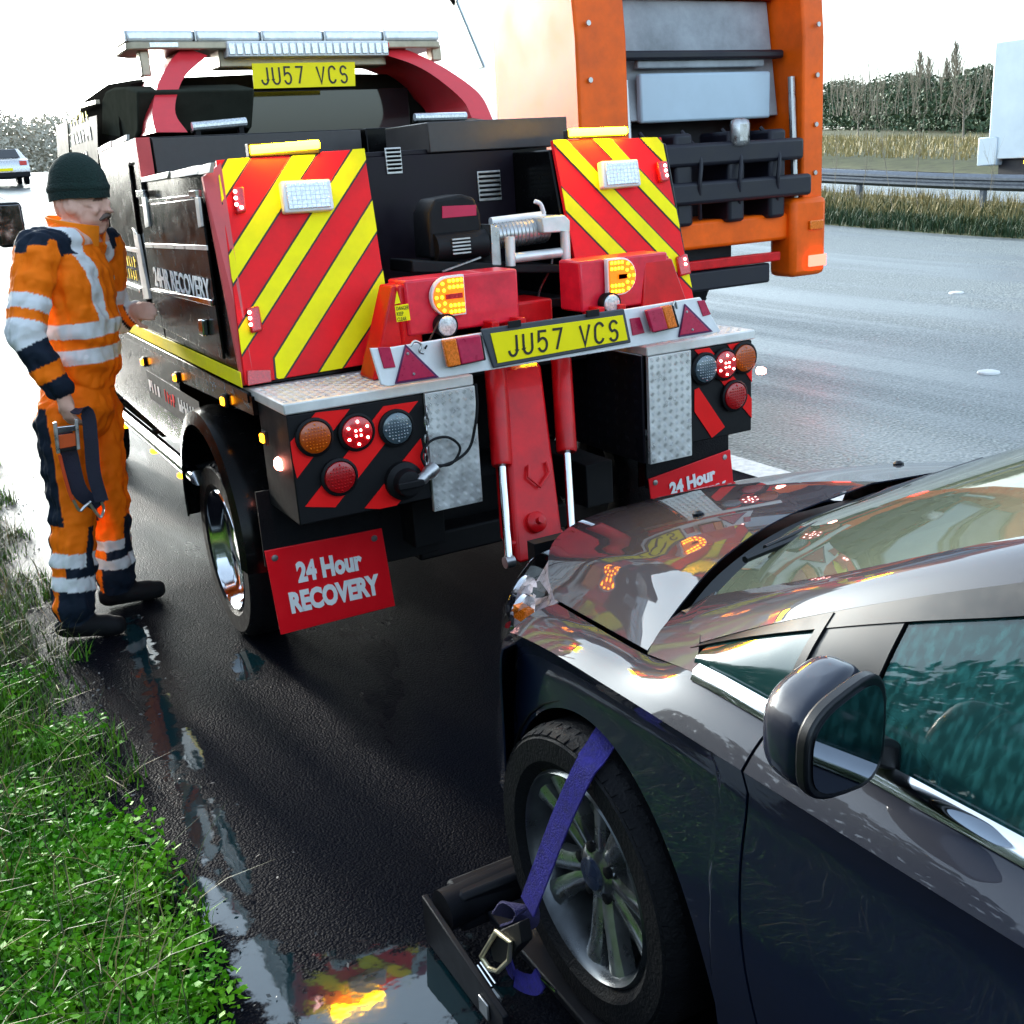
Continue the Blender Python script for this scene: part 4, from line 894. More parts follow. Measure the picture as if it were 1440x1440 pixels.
B().grid([[(-.80,-5.0,1.0),(.80,-5.0,1.0)],[(-.84,-5.12,.85),(.84,-5.12,.85)],[(-.86,-5.2,.6),(.86,-5.2,.6)],[(-.82,-5.15,.25),(.82,-5.15,.25)]]).build('tailgate', paint, K, solid=.004)
# side glass between belt and rail
belt = lambda y: np.array((Tt(y)[0]+.012, y, Tt(y)[1]+.012))
def rail(y):
    c = np.array(crom(Rp, 16)); o = np.argsort(c[:, 1]); c = c[o]; return np.array([np.interp(y, c[:, 1], c[:, k]) for k in range(3)])
def sglass(name, ys, m, th=0, off=0, k0=0, k1=1, both=True):
    rows = []
    for y in ys:
        a, c = belt(y), rail(y); rows.append([tuple(a*(1-k)+c*k+np.array((-.012*math.sin(math.pi*k)-off, 0, 0))) for k in [k0+(k1-k0)*q/6 for q in range(7)]])
    return cpart(name, rows, m, both=both, th=th)
qg = mat('quarter_glass', (.012, .045, .042), .08, coat=.5, var=.1)
sglass('quarter_window', list(np.linspace(-1.84, -2.06, 8)), qg)
sglass('mirror_sail', list(np.linspace(-2.075, -2.20, 6)), trimb, th=.004, off=.002)
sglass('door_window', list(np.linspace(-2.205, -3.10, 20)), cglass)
sglass('window_pillar', [-2.06, -2.075], trimb, th=.01, off=.003)
sglass('window_pillar', list(np.linspace(-3.10, -3.2, 4)), trimb, th=.006, off=.003)
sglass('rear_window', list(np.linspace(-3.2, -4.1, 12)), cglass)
sglass('window_frame', list(np.linspace(-1.80, -4.1, 50)), trimb, th=.005, off=.004, k0=.86, k1=1.02)
# chrome strip along the belt
for sx in (1, -1):
    b = B(); rows = []
    for y in np.linspace(-1.87, -4.3, 40):
        x, z = Tt(y); rows.append([(sx*(x-.008), y, z-.006), (sx*(x-.014), y, z-.002), (sx*(x-.008), y, z+.012), (sx*(x+.004), y, z+.019)])
    b.grid(rows).build('chrome_strip', chrome, K, smooth=60, solid=.003)
# wipers, washer jets, aerial hump
for x0, y0, x1, y1, dz in ((.30,-1.475,-.50,-1.60,0), (.72,-1.60,.10,-1.535,0)):
    a, c = V((x0, y0, .985)), V((x1, y1-.03, .995)); B().tube([a, a.lerp(c, .5)+V((0,-.01,.022)), c], [.012, .009, .006], 8).build('wiper', trimb, K)
    B().tube([a.lerp(c, .1)+V((0,-.04,.02)), c+V((-.08,-.035,.005))], .007, 6).build('wiper_blade', trimb, K)
for x in (-.32, .32):
    i_ = min(range(len(full[20])), key=lambda q: abs(full[20][q][0]-x)); p = V(full[20][i_]);
    B().lathe([(.012, -.01), (.014, .006), (.006, .012)], p, (0,.2,1), 10).build('washer_jet', trimb, K)
# door mirror
def blob(c, sz, n1=.6, n2=.7, nu=28, nv=18, shear=None):
    f = lambda v, e: math.copysign(abs(v)**e, v); b = B(); rows = []
    for j in range(nv+1):
        ph = -math.pi/2+math.pi*j/nv; row = []
        for i in range(nu+1):
            th = 2*math.pi*i/nu; p = V((f(math.cos(ph), n1)*f(math.cos(th), n2)*sz[0], f(math.cos(ph), n1)*f(math.sin(th), n2)*sz[1], f(math.sin(ph), n1)*sz[2]))
            if shear: p = shear(p)
            row.append(tuple(V(c)+p))
        rows.append(row)
    return b.grid(rows)
for sx in (1, -1):
    mc = V((sx*-.992, -2.275, 1.062)); SM = .66
    def shp(p):
        k = (p.x/.07)*sx
        p = V((p.x, p.y*(1.0 if p.y > 0 else .55)+.015*k, p.z*(1+.18*k)+.0)); 
        return p
    mo = blob(mc, (.070, .06, .068), .62, .62, shear=shp).build('door_mirror', paint, K, smooth=60)
    P = []
    for i in range(32):
        a = 2*math.pi*i/32; f = lambda v, e: math.copysign(abs(v)**e, v); x = f(math.cos(a), .62)*.073; k = x/.07*sx; P.append(mc+V((x, -.024+.009*k, f(math.sin(a), .62)*.0675*(1+.18*k))))
    B().prism(P, (0, -.018, 0)).build('mirror_surround', trimb, mo, bevel=.004)
    c0 = sum(P, V())/32; B().prism([c0+(p-c0)*.86+V((0, -.0183, 0)) for p in P], (0, -.002, 0)).build('mirror_glass', mat('mirror_glass', (.25, .28, .32), .03, metal=1, var=0, rvar=.02), mo)
    B().hexa([(sx*-.93,-2.25,.985),(sx*-.855,-2.28,.955),(sx*-.855,-2.18,.955),(sx*-.93,-2.20,.985),(sx*-.95,-2.25,1.03),(sx*-.855,-2.28,1.0),(sx*-.855,-2.18,1.0),(sx*-.95,-2.2,1.03)]).build('mirror_foot', trimb, mo, bevel=.008)
B().box((-.955,-3.02,.80),(-.93,-2.84,.835)).build('door_handle', paint, K, bevel=.01)
# interior
seatm = mat('seat_cloth', (.06, .075, .08), .8)
for x in (-.36, .36):
    blob((x, -2.85, .62), (.24, .26, .13), .5, .5).build('seat', seatm, K); s_ = blob((x, -3.12, .95), (.22, .10, .34), .5, .6).build('seat_back', seatm, K); blob((x, -3.15, 1.32), (.12, .05, .09), .5, .6).build('head_rest', seatm, s_)
dash = interp([(0,-1.62,.93), (0,-1.9,.95), (0,-2.12,.93), (0,-2.22,.80), (0,-2.2,.55)], 12)
B().grid([[(x, p[1]-.05*abs(x), p[2]) for p in dash] for x in (-.72, -.4, 0, .4, .72)]).build('dashboard', trimb, K, smooth=50, solid=.004)
b = B(); cst = V((.36, -2.38, .93)); pts = [cst+V((math.cos(a)*.185, math.sin(a)*.07, math.sin(a)*.17)) for a in [2*math.pi*k/24 for k in range(25)]]; b.tube(pts, .014, 8, cap=False); sw = b.build('steering_wheel', trimb, K); B().tube([cst, V((.36,-2.15,.85))], .03, 8).build('steering_column', trimb, sw)
# wheels
def alloy(c, side, parent):
    pr = [(.212, -.09), (.212, .085), (.205, .092), (.197, .08), (.192, .04), (.185, -.02), (.14, -.04), (.05, -.04)]
    w, r = wheel('wheel', c, .298 if c[1] > -3 else .325, .205, .208, parent, side, pr, mat('rim_barrel', (.12, .13, .14), .3, metal=.8, var=.3), nt=56, n=64)
    al = mat('alloy', (.55, .57, .58), .22, metal=.95, var=.3, vs=8, rvar=.2); c = V(c); ax = V((side, 0, 0))
    B().lathe([(.062, .02), (.06, .05), (.045, .06), (.03, .062)], c, ax, 28).build('hub', al, w)
    B().lathe([(.034, .058), (.032, .068), (.001, .072)], c, ax, 24).build('centre_cap', mat('cap_blue', (.02, .03, .06), .25, coat=.4), w)
    for k in range(5):
        a = 2*math.pi*k/5+.42
        for dd in (-1, 1):
            M_ = Matrix.Rotation(a, 3, 'X'); pts = []
            # two arms of one spoke, splaying to the rim
            sec_ = [(.045, .012, .020, .052), (.10, .021, .0195, .060), (.15, .031, .022, .066), (.198, .047, .029, .074)]
            rows = []
            for r_, off, hw, hh in sec_:
                o_ = off*dd
                rows.append([(hh-.035, o_-hw, r_), (hh-.006, o_-hw, r_), (hh, o_-hw*.45, r_), (hh, o_+hw*.45, r_), (hh-.006, o_+hw, r_), (hh-.035, o_+hw, r_), (hh-.035, o_-hw, r_)])
            rows = [[tuple(c+M_ @ V((side*x, y*1.0, z))) for x, y, z in rr] for rr in rows]
            B().grid(rows).build('spoke', al, w, smooth=30)
        p = c+ax*.052+Matrix.Rotation(a+math.pi/5, 3, 'X') @ V((0, 0, .052)); B().lathe([(.012, 0), (.012, .008), (.007, .01)], p, ax, 8).build('wheel_bolt', dull, w)
    B().lathe([(.14, -.045), (.14, -.02), (.05, -.02)], c, ax, 32).build('brake_disc', steel, w)
alloy((-.825, -1.585, .405), -1, K); alloy((.825, -1.585, .405), 1, K); alloy((-.82, -4.42, .325), -1, K); alloy((.82, -4.42, .325), 1, K)
# ------------------------------------------------------------------ wheel lift cradle and strap
CR_ = thing('wheel_cradle', (-.85, -1.35, 0), 'black steel wheel lift cradle on the wet ground under car wheel', 'tow cradle')
crm = mat('cradle_steel', (.003, .0036, .007), .5, spec=.3, var=.4)
B().box((-1.00, -1.20, .055), (.98, -1.12, .155)).build('crossbar', crm, CR_, bevel=.012)
a, bq = PZ(628, 1235, .10), PZ(735, 1195, .14)
B().tube([(-1.03,-1.165,.11), (-.62,-1.14,.11)], .048, 14).build('pivot_tube', crm, CR_)
B().hexa([(-1.06,-1.50,.012),(-1.045,-1.50,.012),(-1.045,-1.12,.012),(-1.06,-1.12,.012),(-1.06,-1.50,.085),(-1.045,-1.50,.085),(-1.045,-1.12,.135),(-1.06,-1.12,.135)]).build('side_plate', crm, CR_, bevel=.003)
B().box((-.94, -1.88, .012), (-.62, -1.82, .11)).build('wheel_bar', crm, CR_, bevel=.01)
B().box((-.945, -1.82, .088), (-.60, -1.22, .108)).build('cradle_floor', crm, CR_, bevel=.004)
B().box((-1.066, -1.44, .03), (-1.0605, -1.40, .07)).build('keeper', steel, CR_, bevel=.002)
WS = thing('wheel_strap', (-.98, -1.5, .2), 'purple webbing strap with ratchet pulled down over the car front wheel', 'strap')
web = mat('purple_webbing', (.03, .022, .24), .7, var=.5, vs=60, bump=.4, bs=260)
def ribbon(pts, wv, w, th, name, m, parent):
    P = [V(p) for p in crom(pts, 6)]; wv = V(wv).normalized(); n = len(P); rows = []
    for i, p in enumerate(P):
        t = (P[min(i+1, n-1)]-P[max(i-1, 0)]).normalized(); wq = (wv-t*wv.dot(t)).normalized(); nn = t.cross(wq); rows.append([p-wq*w/2+nn*th/2, p+wq*w/2+nn*th/2, p+wq*w/2-nn*th/2, p-wq*w/2-nn*th/2, p-wq*w/2+nn*th/2])
    return B().grid(rows).build(name, m, parent, smooth=40)
ra = PX(722, 1300, -1.00); top = PX(838, 1060, -.90)
ribbon([PX(742, 1275, -.985), PX(765, 1215, -.972), PX(790, 1150, -.955), PX(820, 1085, -.935), PX(838, 1058, -.905), V((-.80, -1.60, .742)), V((-.70,-1.60,.735))], (0, 1, .35), .05, .004, 'webbing', web, WS)
ribbon([PX(708, 1288, -1.0), PX(722, 1272, -.995), PX(740, 1280, -.99), PX(738, 1298, -.99), PX(718, 1306, -1.0)], (-.8, .5, .2), .05, .005, 'webbing_roll', mat('frayed_webbing', (.035, .03, .10), .8, bump=.6, bs=400), WS)
def pq(pl, X, d, name, m, parent, bevel=.003): return B().prism([PX(x, y, X) for x, y in pl], (-d, 0, 0)).build(name, m, parent, bevel=bevel)
fr_ = [(677,1345),(698,1310),(718,1325),(716,1350),(700,1366),(688,1362)]
c_ = (697, 1338)
br_ = mat('ratchet_zinc', (.62, .56, .38), .3, metal=.8, var=.3)
pts = [PX(x, y, -1.03) for x, y in fr_]; pts.append(pts[0]); B().tube(pts, .0055, 8, cap=False).build('ratchet_handle', br_, WS)
pq([(700,1310),(722,1300),(745,1290),(750,1320),(722,1350),(708,1345)], -1.0, .025, 'ratchet_body', dull, WS)
for x0, y0, x1, y1 in ((672,1358,692,1388), (676,1354,697,1384)):
    B().tube([PX(x0, y0, -1.03), PX(x1, y1, -1.03)], .0035, 8).build('ratchet_pin', chrome, WS)
for x0, y0, x1, y1 in ((755,1388,765,1398), (762,1376,782,1394)):
    B().tube([PX(x0, y0, -1.0), PX(x1, y1, -1.0)], .0035, 8).build('hook_wire', chrome, WS)
ribbon([PX(712, 1345, -1.01), PX(725, 1375, -1.01), PX(750, 1385, -1.005), PX(760, 1375, -1.0)], (0, 1, .2), .04, .004, 'webbing_tail', web, WS)
# ================================================================== the recovery man
MAN = thing('person', (-1.35, 1.45, 0), 'person in orange high visibility overalls and dark green beanie, one hand on truck locker', 'person')
J = dict(htop=PY(110,222,1.45), head=PY(114,282,1.45), chin=PY(133,312,1.42), neck=PY(108,318,1.46), chest=V((-1.225,1.45,1.38)), waist=V((-1.265,1.46,1.12)), pelv=V((-1.285,1.47,.93)),
         rs=PY(52,352,1.30), re=PY(36,470,1.22), rw=PY(82,545,1.19), rh=PY(92,572,1.18), ls=PY(146,345,1.60), le=PY(160,452,1.64), lw=PY(188,438,1.60), lh=PY(206,432,1.60),
         rhip=V((-1.365,1.39,.88)), lhip=V((-1.225,1.55,.87)), rk=PY(103,716,1.37), ra=PY(102,850,1.335), lk=PY(150,700,1.53), la=PY(160,800,1.60))
J['ra'].z = .11; J['la'].z = .11
fd = V((.85, -.42, 0)).normalized(); rt = V((fd.y, -fd.x, 0))      # facing, and his right
lumps = B(); BON = []
def cap(a, b_, r0, r1, kind, n=16, fl=None):
    a, b_ = V(a), V(b_); d = (b_-a).normalized(); k = 6
    path = [a-d*r0*.85, a-d*r0*.5]+[a.lerp(b_, i/k) for i in range(k+1)]+[b_+d*r1*.5, b_+d*r1*.85]; rr = [r0*.5, r0*.86]+[r0+(r1-r0)*i/k for i in range(k+1)]+[r1*.86, r1*.5]
    lumps.tube(path, rr, n); BON.append((a, b_, kind, max(r0, r1)))
def ell(c, sx, sy, sz, ax=fd, nu=18, nv=12, up=V((0,0,1))):
    ax = V(ax).normalized(); sd = up.cross(ax).normalized(); u2 = ax.cross(sd); rows = []
    for j in range(nv+1):
        p = -math.pi/2+math.pi*j/nv; rows.append([V(c)+ax*(math.cos(p)*math.cos(t)*sx)+sd*(math.cos(p)*math.sin(t)*sy)+u2*(math.sin(p)*sz) for t in [2*math.pi*i/nu for i in range(nu)]])
    vs = [q for r in rows for q in r]; fs = []
    for j in range(nv):
        for i in range(nu): fs.append((j*nu+i, j*nu+(i+1) % nu, (j+1)*nu+(i+1) % nu, (j+1)*nu+i))
    lumps.add(vs, fs)
sh = (J['ls']-J['rs'])
ell(J['chest'], .135, .195, .20, fd); ell(J['waist']+fd*.02, .14, .17, .18, fd); ell(J['pelv'], .135, .175, .16, fd); ell((J['chest']+J['waist'])/2+fd*.015, .142, .182, .2, fd)
BON.append((J['pelv'], J['chest']+V((0,0,.14)), 'torso', .2))
cap(J['rs'].lerp(J['ls'], .08), J['rs'].lerp(J['ls'], .92), .075, .075, 'torso')
ell((J['rs']+J['ls'])/2+V((0,0,.03)), .09, .15, .07, fd)
cap(J['rs'], J['re'], .078, .066, 'rua'); cap(J['re'], J['rw'], .066, .047, 'rfa'); cap(J['ls'], J['le'], .075, .062, 'lua'); cap(J['le'], J['lw'], .06, .042, 'lfa')
for h_, k_, a_, nm in (('rhip','rk','ra','r'), ('lhip','lk','la','l')):
    cap(J[h_], J[k_], .105, .083, nm+'th'); cap(J[k_], J[a_]+V((0,0,.02)), .084, .078, nm+'sh')
    a = J[a_]; td = fd if nm == 'r' else V((.95, -.1, 0)).normalized()
    cap(a, a+V((0,0,-.05)), .058, .055, 'boot'); cap(a+V((0,0,-.055))-td*.04, a+td*.12+V((0,0,-.062)), .048, .045, 'boot'); cap(a+td*.10+V((0,0,-.065)), a+td*.16+V((0,0,-.068)), .045, .04, 'boot')
# head
hd = (V((.80,-.56,-.05))).normalized(); hs_ = V((0,0,1)).cross(hd).normalized(); hu = hd.cross(hs_); H = J['head']+V((0,0,-.005))
BON.append((H+hu*.1, H-hu*.11, 'head', .1)); BON.append((H-hu*.09-hd*.02, J['neck']-V((0,0,.03)), 'neck', .06))
ell(H+hu*.015-hd*.008, .102, .078, .112, hd); ell(H-hu*.055+hd*.028, .066, .06, .072, hd); ell(H-hu*.098+hd*.055, .026, .032, .022, hd)   # skull, jaw, chin
ell(H+hu*.022+hd*.078, .018, .055, .014, hd); ell(H-hu*.012+hd*.098, .016, .011, .028, hd+hu*-.35); ell(H-hu*.032+hd*.104, .014, .016, .012, hd)  # brow, nose
ell(H-hu*.062+hd*.082, .014, .024, .008, hd); ell(H-hu*.072+hd*.078, .014, .022, .008, hd)     # lips
for s in (-1, 1): ell(H-hu*.03+hd*.062+hs_*s*.036, .025, .024, .024, hd); ell(H-hu*.01-hd*.012+hs_*s*.079, .024, .009, .034, hd)
cap(H-hu*.08-hd*.015, J['neck']-V((0,0,.03)), .055, .062, 'neck')
# hands: palm, fingers, thumb
def hand(w, c, dirv, palm, curl, kind):
    d = V(dirv).normalized(); pn_ = V(palm).normalized(); sd = d.cross(pn_).normalized()
    cap(w, w+d*.045, .027, .03, kind, 12); ell(w+d*.06, .045, .040, .017, d, 14, 8, pn_)
    for i, (o, l) in enumerate(((-.030, .066), (-.010, .075), (.010, .071), (.029, .056))):
        p = w+d*.092+sd*o; ang = 0; q = p
        for k, f in enumerate((.45, .32, .25)):
            ang += curl; e = d*math.cos(ang)+pn_*math.sin(ang); q2 = q+e*l*f; cap(q, q2, .0098-.0008*k, .0092-.001*k, kind, 8); q = q2
    p = w+d*.045-sd*.03; e = (d*.6-sd*.7+pn_*.3).normalized(); cap(p, p+e*.04, .012, .0105, kind, 8); e2 = (d*.85-sd*.1+pn_*.5).normalized(); cap(p+e*.04, p+e*.04+e2*.032, .0105, .009, kind, 8)
    BON.append((w, w+d*.12, kind, .05))
hand(J['rw']+V((.012,0,-.025)), None, V((.10,.02,-1)), V((.8,.5,0)), .62, 'hand'); hand(J['lw'], None, V((.16,-.97,.10)), V((1,.1,-.35)), .34, 'hand')
me = bpy.data.meshes.new('body_tmp'); me.from_pydata(lumps.v, [], lumps.f); tmp = bpy.data.objects.new('body_tmp', me); COL.objects.link(tmp)
bm = bmesh.new(); bm.from_mesh(me); bmesh.ops.recalc_face_normals(bm, faces=bm.faces); bm.to_mesh(me); bm.free()
md = tmp.modifiers.new('r', 'REMESH'); md.mode = 'VOXEL'; md.voxel_size = .0062; md.use_smooth_shade = True
md = tmp.modifiers.new('s', 'SMOOTH'); md.factor = .5; md.iterations = 5
dg = bpy.context.evaluated_depsgraph_get(); body = bpy.data.meshes.new_from_object(tmp.evaluated_get(dg)); bpy.data.objects.remove(tmp); body.name = 'body'
n = len(body.vertices); co = np.empty(n*3); body.vertices.foreach_get('co', co); co = co.reshape(-1, 3)
nm_ = np.empty(n*3); body.vertices.foreach_get('normal', nm_); nm_ = nm_.reshape(-1, 3)
best = np.full(n, 1e9); kid = np.zeros(n, int); tt = np.zeros(n); kinds = []
for (a, b_, k, r) in BON:
    if k not in kinds: kinds.append(k)
    a, b_ = np.array(a), np.array(b_); d = b_-a; t_ = np.clip(((co-a) @ d)/(d @ d), -.1, 1.1); dist = np.linalg.norm(co-(a+np.clip(t_, 0, 1)[:, None]*d), axis=1)-r
    m_ = dist < best; best[m_] = dist[m_]; kid[m_] = kinds.index(k); tt[m_] = t_[m_]
OR, NV, SI, SKc, BT = (1.0, .19, .001), (.005, .012, .026), (.72, .74, .76), (.74, .44, .34), (.004, .0045, .006)
colr = np.tile(np.array(OR), (n, 1)); K_ = lambda k: kid == kinds.index(k)
# fold wrinkles in the cloth
def vnoise(P, s, seed):
    r_ = np.random.default_rng(seed); out = np.zeros(len(P))
    for q in range(6):
        w = r_.normal(size=3)*s*(1+q*.6); out += np.sin(P @ w+r_.uniform(0, 6))/(1+q*.5)
    return out
cloth = ~(K_('head') | K_('hand') | K_('neck') | K_('boot'))
wr = (vnoise(co*np.array((1, 1, .8)), 26, 3)*.0042+np.abs(vnoise(co*np.array((.7, .7, 1.4)), 60, 5))*.0026)*cloth
co2 = co+nm_*wr[:, None]
f3, r3 = np.array(fd), np.array(rt)
tor = K_('torso'); z = co[:, 2]; rel = co-np.array(J['chest']); lat = rel @ r3; fro = rel @ f3
colr[tor & (z < 1.245) & (z > 1.19)] = SI; colr[tor & (z < 1.145) & (z > 1.09)] = SI
for s in (-1, 1):
    c_ = .095*s; b_ = np.abs(lat-c_-.02*s*np.clip((z-1.25)/.3, 0, 1)) < .026; colr[tor & b_ & (z > 1.215)] = SI
yk = tor & (z > 1.50-.25*np.abs(np.abs(lat)-.16)) & (np.abs(lat) > .125); colr[yk] = NV
for k in ('rua', 'lua'):
    m_ = K_(k); colr[m_ & (tt < .12) & (nm_[:, 2] > .35)] = NV; colr[m_ & (tt > .56) & (tt < .74)] = SI; colr[m_ & (tt > .86)] = SI
for k in ('rfa', 'lfa'):
    m_ = K_(k); colr[m_] = NV; colr[m_ & (tt < .06)] = SI; colr[m_ & (tt > .58) & (tt < .84)] = OR
colr[K_('lfa') & (tt > .88)] = (.7, .7, .7)
for k, hipk in (('rth', 'rhip'), ('lth', 'lhip')):
    m_ = K_(k); q = co-np.array(J[hipk]); back = (q @ f3) < -.028; colr[m_ & back] = NV
for k in ('rsh', 'lsh'):
    m_ = K_(k); q = co-np.array(J[k[0]+'k']); ax = np.array(J[k[0]+'a']-J[k[0]+'k']); sd_ = (q-tt[:, None]*ax) @ r3
    colr[m_ & (np.abs(sd_-.02) < .022)] = NV; colr[m_ & (tt > .42) & (tt < .56) & (np.abs(sd_-.02) >= .022)] = SI; colr[m_ & (tt > .66) & (tt < .80)] = SI
    fr_ = (q-tt[:, None]*ax) @ f3; colr[m_ & (tt > .80) & (fr_ > -.03)] = NV; colr[m_ & (tt > .56) & (tt < .66) & (fr_ > .0)] = NV
colr[K_('head') | K_('neck') | K_('hand')] = SKc; colr[K_('boot')] = BT
colr[K_('neck') & (co[:, 2] < J['neck'].z-.035)] = OR
hh = (co-np.array(H)); hz = hh @ np.array(hu); hx = hh @ np.array(hd); hy = hh @ np.array(hs_)
hd_ = K_('head') | ((hz > -.15) & (np.hypot(np.where(hx > 0, hx*.75, hx+.01), hy) < .115)); colr[hd_ & (hz > -.150)] = SKc

sk = hd_ & (hz < .03); colr[sk & (np.abs(hz+.067) < .006) & (hx > .06) & (np.abs(hy) < .026)] = (.35, .12, .10)
colr[sk & (hx > .03) & (hz < -.03) & (hz > -.09)] *= np.array((.92, .88, .86)); colr[hd_ & (np.abs(hz-.012) < .007) & (hx > .06) & (np.abs(np.abs(hy)-.032) < .016)] = (.16, .08, .06)
ar = np.ones((n, 4)); ar[:, :3] = colr
# soften only across one vertex ring is left to interpolation
body.vertices.foreach_set('co', co2.ravel()); at = body.color_attributes.new('Col', 'FLOAT_COLOR', 'POINT'); at.data.foreach_set('color', ar.ravel()); body.update()
bmat, t, bb = nodes('clothing'); ca = t.nodes.new('ShaderNodeVertexColor'); ca.layer_name = 'Col'; t.links.new(ca.outputs[0], bb.inputs['Base Color']); bb.inputs['Roughness'].default_value = .75; bb.inputs['Specular IOR Level'].default_value = .25
tc = t.nodes.new('ShaderNodeTexCoord'); n1 = t.nodes.new('ShaderNodeTexNoise'); n1.inputs['Scale'].default_value = 220; bp = t.nodes.new('ShaderNodeBump'); bp.inputs['Strength'].default_value = .25; bp.inputs['Distance'].default_value = .004
t.links.new(tc.outputs['Object'], n1.inputs['Vector']); t.links.new(n1.outputs[0], bp.inputs['Height']); t.links.new(bp.outputs[0], bb.inputs['Normal'])
body.materials.clear(); body.materials.append(bmat); body.polygons.foreach_set('use_smooth', [True]*len(body.polygons))
bo = bpy.data.objects.new('body', body); COL.objects.link(bo); par(bo, MAN)
# beanie, collar, hair, moustache, eyes
hatm = mat('beanie_knit', (.006, .022, .018), .95, var=.4, vs=120, bump=.9, bs=140)
rows = []
for j in range(15):
    p = math.pi*.5*(1-j/14*1.05); rows.append([H+hu*.048+hd*-.006+(hd*math.cos(q)*.112+hs_*math.sin(q)*.092)*(math.cos(p) if p > 0 else 1)+hu*(math.sin(p)*.128-(.022 if p < 0 else 0)+.004*math.sin(q*30)*.3)-hu*.016*max(0, -math.cos(q))*(1 if j > 9 else 0) for q in [2*math.pi*i/48 for i in range(49)]])
hat = B().grid(rows).build('beanie', hatm, MAN, smooth=80, solid=.006)
b_ = B(); pts = [H+hu*.052+hd*-.006+hd*math.cos(q)*.110+hs_*math.sin(q)*.090-hu*(.012+.012*max(0, -math.cos(q))) for q in [2*math.pi*i/40 for i in range(41)]]
rows = [[p+hu*.03*k+((p-H)-hu*(p-H).dot(hu)).normalized()*(.007*math.sin(math.pi*min(max(k, 0), 1))) for p in pts] for k in (-.3, 0, .3, .6, .9, 1.1)]; b_.grid(rows); b_.build('beanie_cuff', hatm, hat, smooth=80, solid=.006)
colm = mat('hi_vis_collar', (1.0, .25, .002), .75, var=.1)
nb = J['neck']-V((0,0,.025)); rows = []
for k in range(5):
    row = []
    for i in range(29):
        q = math.radians(25+310*i/28); r0 = .075+.018*k/4; row.append(nb+fd*math.cos(q)*(r0+.012)+V(rt)*math.sin(q)*(r0+.012)+V((0,0,-.03+.075*k/4-.025*math.cos(q))))
    rows.append(row)
B().grid(rows).build('collar', colm, MAN, smooth=80, solid=.008)
hairm = mat('grey_hair', (.16, .12, .10), .8, var=.4, vs=200)
b_ = B()
for s in (-1, 1):
    b_.tube([H-hu*.048+hd*.100, H-hu*.052+hd*.094+hs_*s*.018, H-hu*.066+hd*.080+hs_*s*.033], [.009, .009, .004], 10)
b_.build('moustache', hairm, MAN)
for s in (-1, 1):
    B().tube([H+hu*.028+hd*.088+hs_*s*.014, H+hu*.030+hd*.082+hs_*s*.034, H+hu*.024+hd*.068+hs_*s*.05], [.004, .005, .003], 8).build('eyebrow', hairm, MAN)
    e = B(); e.lathe([(.001, -.008), (.008, -.004), (.0095, 0), (.008, .004), (.001, .008)], H+hu*.008+hd*.074+hs_*s*.032, hd, 12); e.build('eye', mat('eye', (.25, .2, .18), .2, var=.3), MAN)
# ------------------------------------------------------------------ strap in his hand
RS = thing('ratchet_strap', (-1.36, 1.15, .75), 'dark navy ratchet strap with orange buckle dangling from hand of person', 'strap')
nvw = mat('navy_webbing', (.012, .014, .035), .6, bump=.4, bs=250)
yb = 1.13
ribbon([PY(x, y, yb) for x, y in ((100,580),(122,580),(128,620),(132,665),(143,705))], (.9,-.3,0), .05, .004, 'webbing', nvw, RS)
ribbon([PY(x, y, yb+.02) for x, y in ((88,600),(98,640),(112,690),(140,712))], (.9,-.3,0), .06, .004, 'webbing', nvw, RS)
ribbon([PY(x, y, yb-.01) for x, y in ((84,640),(90,665),(97,690),(103,705))], (.9,-.3,0), .012, .003, 'webbing_edge', mat('orange_webbing', (.6, .06, .01), .6), RS)
def pyq(pl, Y, d, name, m, parent, bevel=.002): return B().prism([PY(x, y, Y) for x, y in pl], (0, -d, 0)).build(name, m, parent, bevel=bevel)
pyq([(74,594),(79,592),(84,636),(79,637)], yb-.02, .02, 'ratchet_plate', steel, RS); pyq([(104,588),(109,588),(112,630),(107,632)], yb-.02, .02, 'ratchet_plate', steel, RS)
pyq([(79,600),(106,597),(107,605),(80,609)], yb-.025, .012, 'ratchet_bar', chrome, RS); pyq([(80,612),(107,608),(109,626),(83,631)], yb-.02, .008, 'ratchet_drum', mat('ratchet_orange', (.65, .10, .02), .4, metal=.3), RS)
pyq([(83,631),(108,627),(109,631),(84,636)], yb-.025, .012, 'ratchet_bar', dull, RS)
for pts_ in (((103,703),(112,718),(120,712),(128,705)), ((125,706),(136,722),(142,727),(146,716),(143,706))):
    B().tube(crom([PY(x, y, yb-.01) for x, y in pts_], 5), .0055, 8).build('claw_hook', steel, RS)
# ================================================================== passing refuse lorry
L_ = thing('refuse_lorry', (4.0, 6.5, 0), 'tall orange and white refuse lorry passing in the inside lane beyond the recovery truck', 'lorry')
ora = mat('lorry_orange', (.9, .12, .002), .45, spec=.3, var=.3, vs=2.2); lwh = mat('lorry_white', (.42, .52, .60), .4, coat=.2, var=.08, vs=2); lgr = mat('lorry_grey', (.30, .32, .34), .5, var=.45, vs=2.2); ldk = mat('lorry_dark', (.005, .005, .012), .5, var=.4, vs=5)
XL, XR, YR = 2.98, 5.50, 4.35
def LB(name, m, a, b_, bevel=.02, parent=L_): return B().box(a, b_).build(name, m, parent, bevel=bevel)
LB('body', lwh, (XL+.04, YR+1.35, .95), (XR-.04, YR+6.2, 3.5), .05)
B().prism([(XL+.034, YR+2.25, 3.45), (XL+.034, YR+2.5, 3.45), (XL+.034, YR+1.72, 2.55), (XL+.034, YR+1.58, 2.55)], (-.004, 0, 0)).build('green_stripe', mat('lorry_green', (.05, .16, .12), .4), L_)
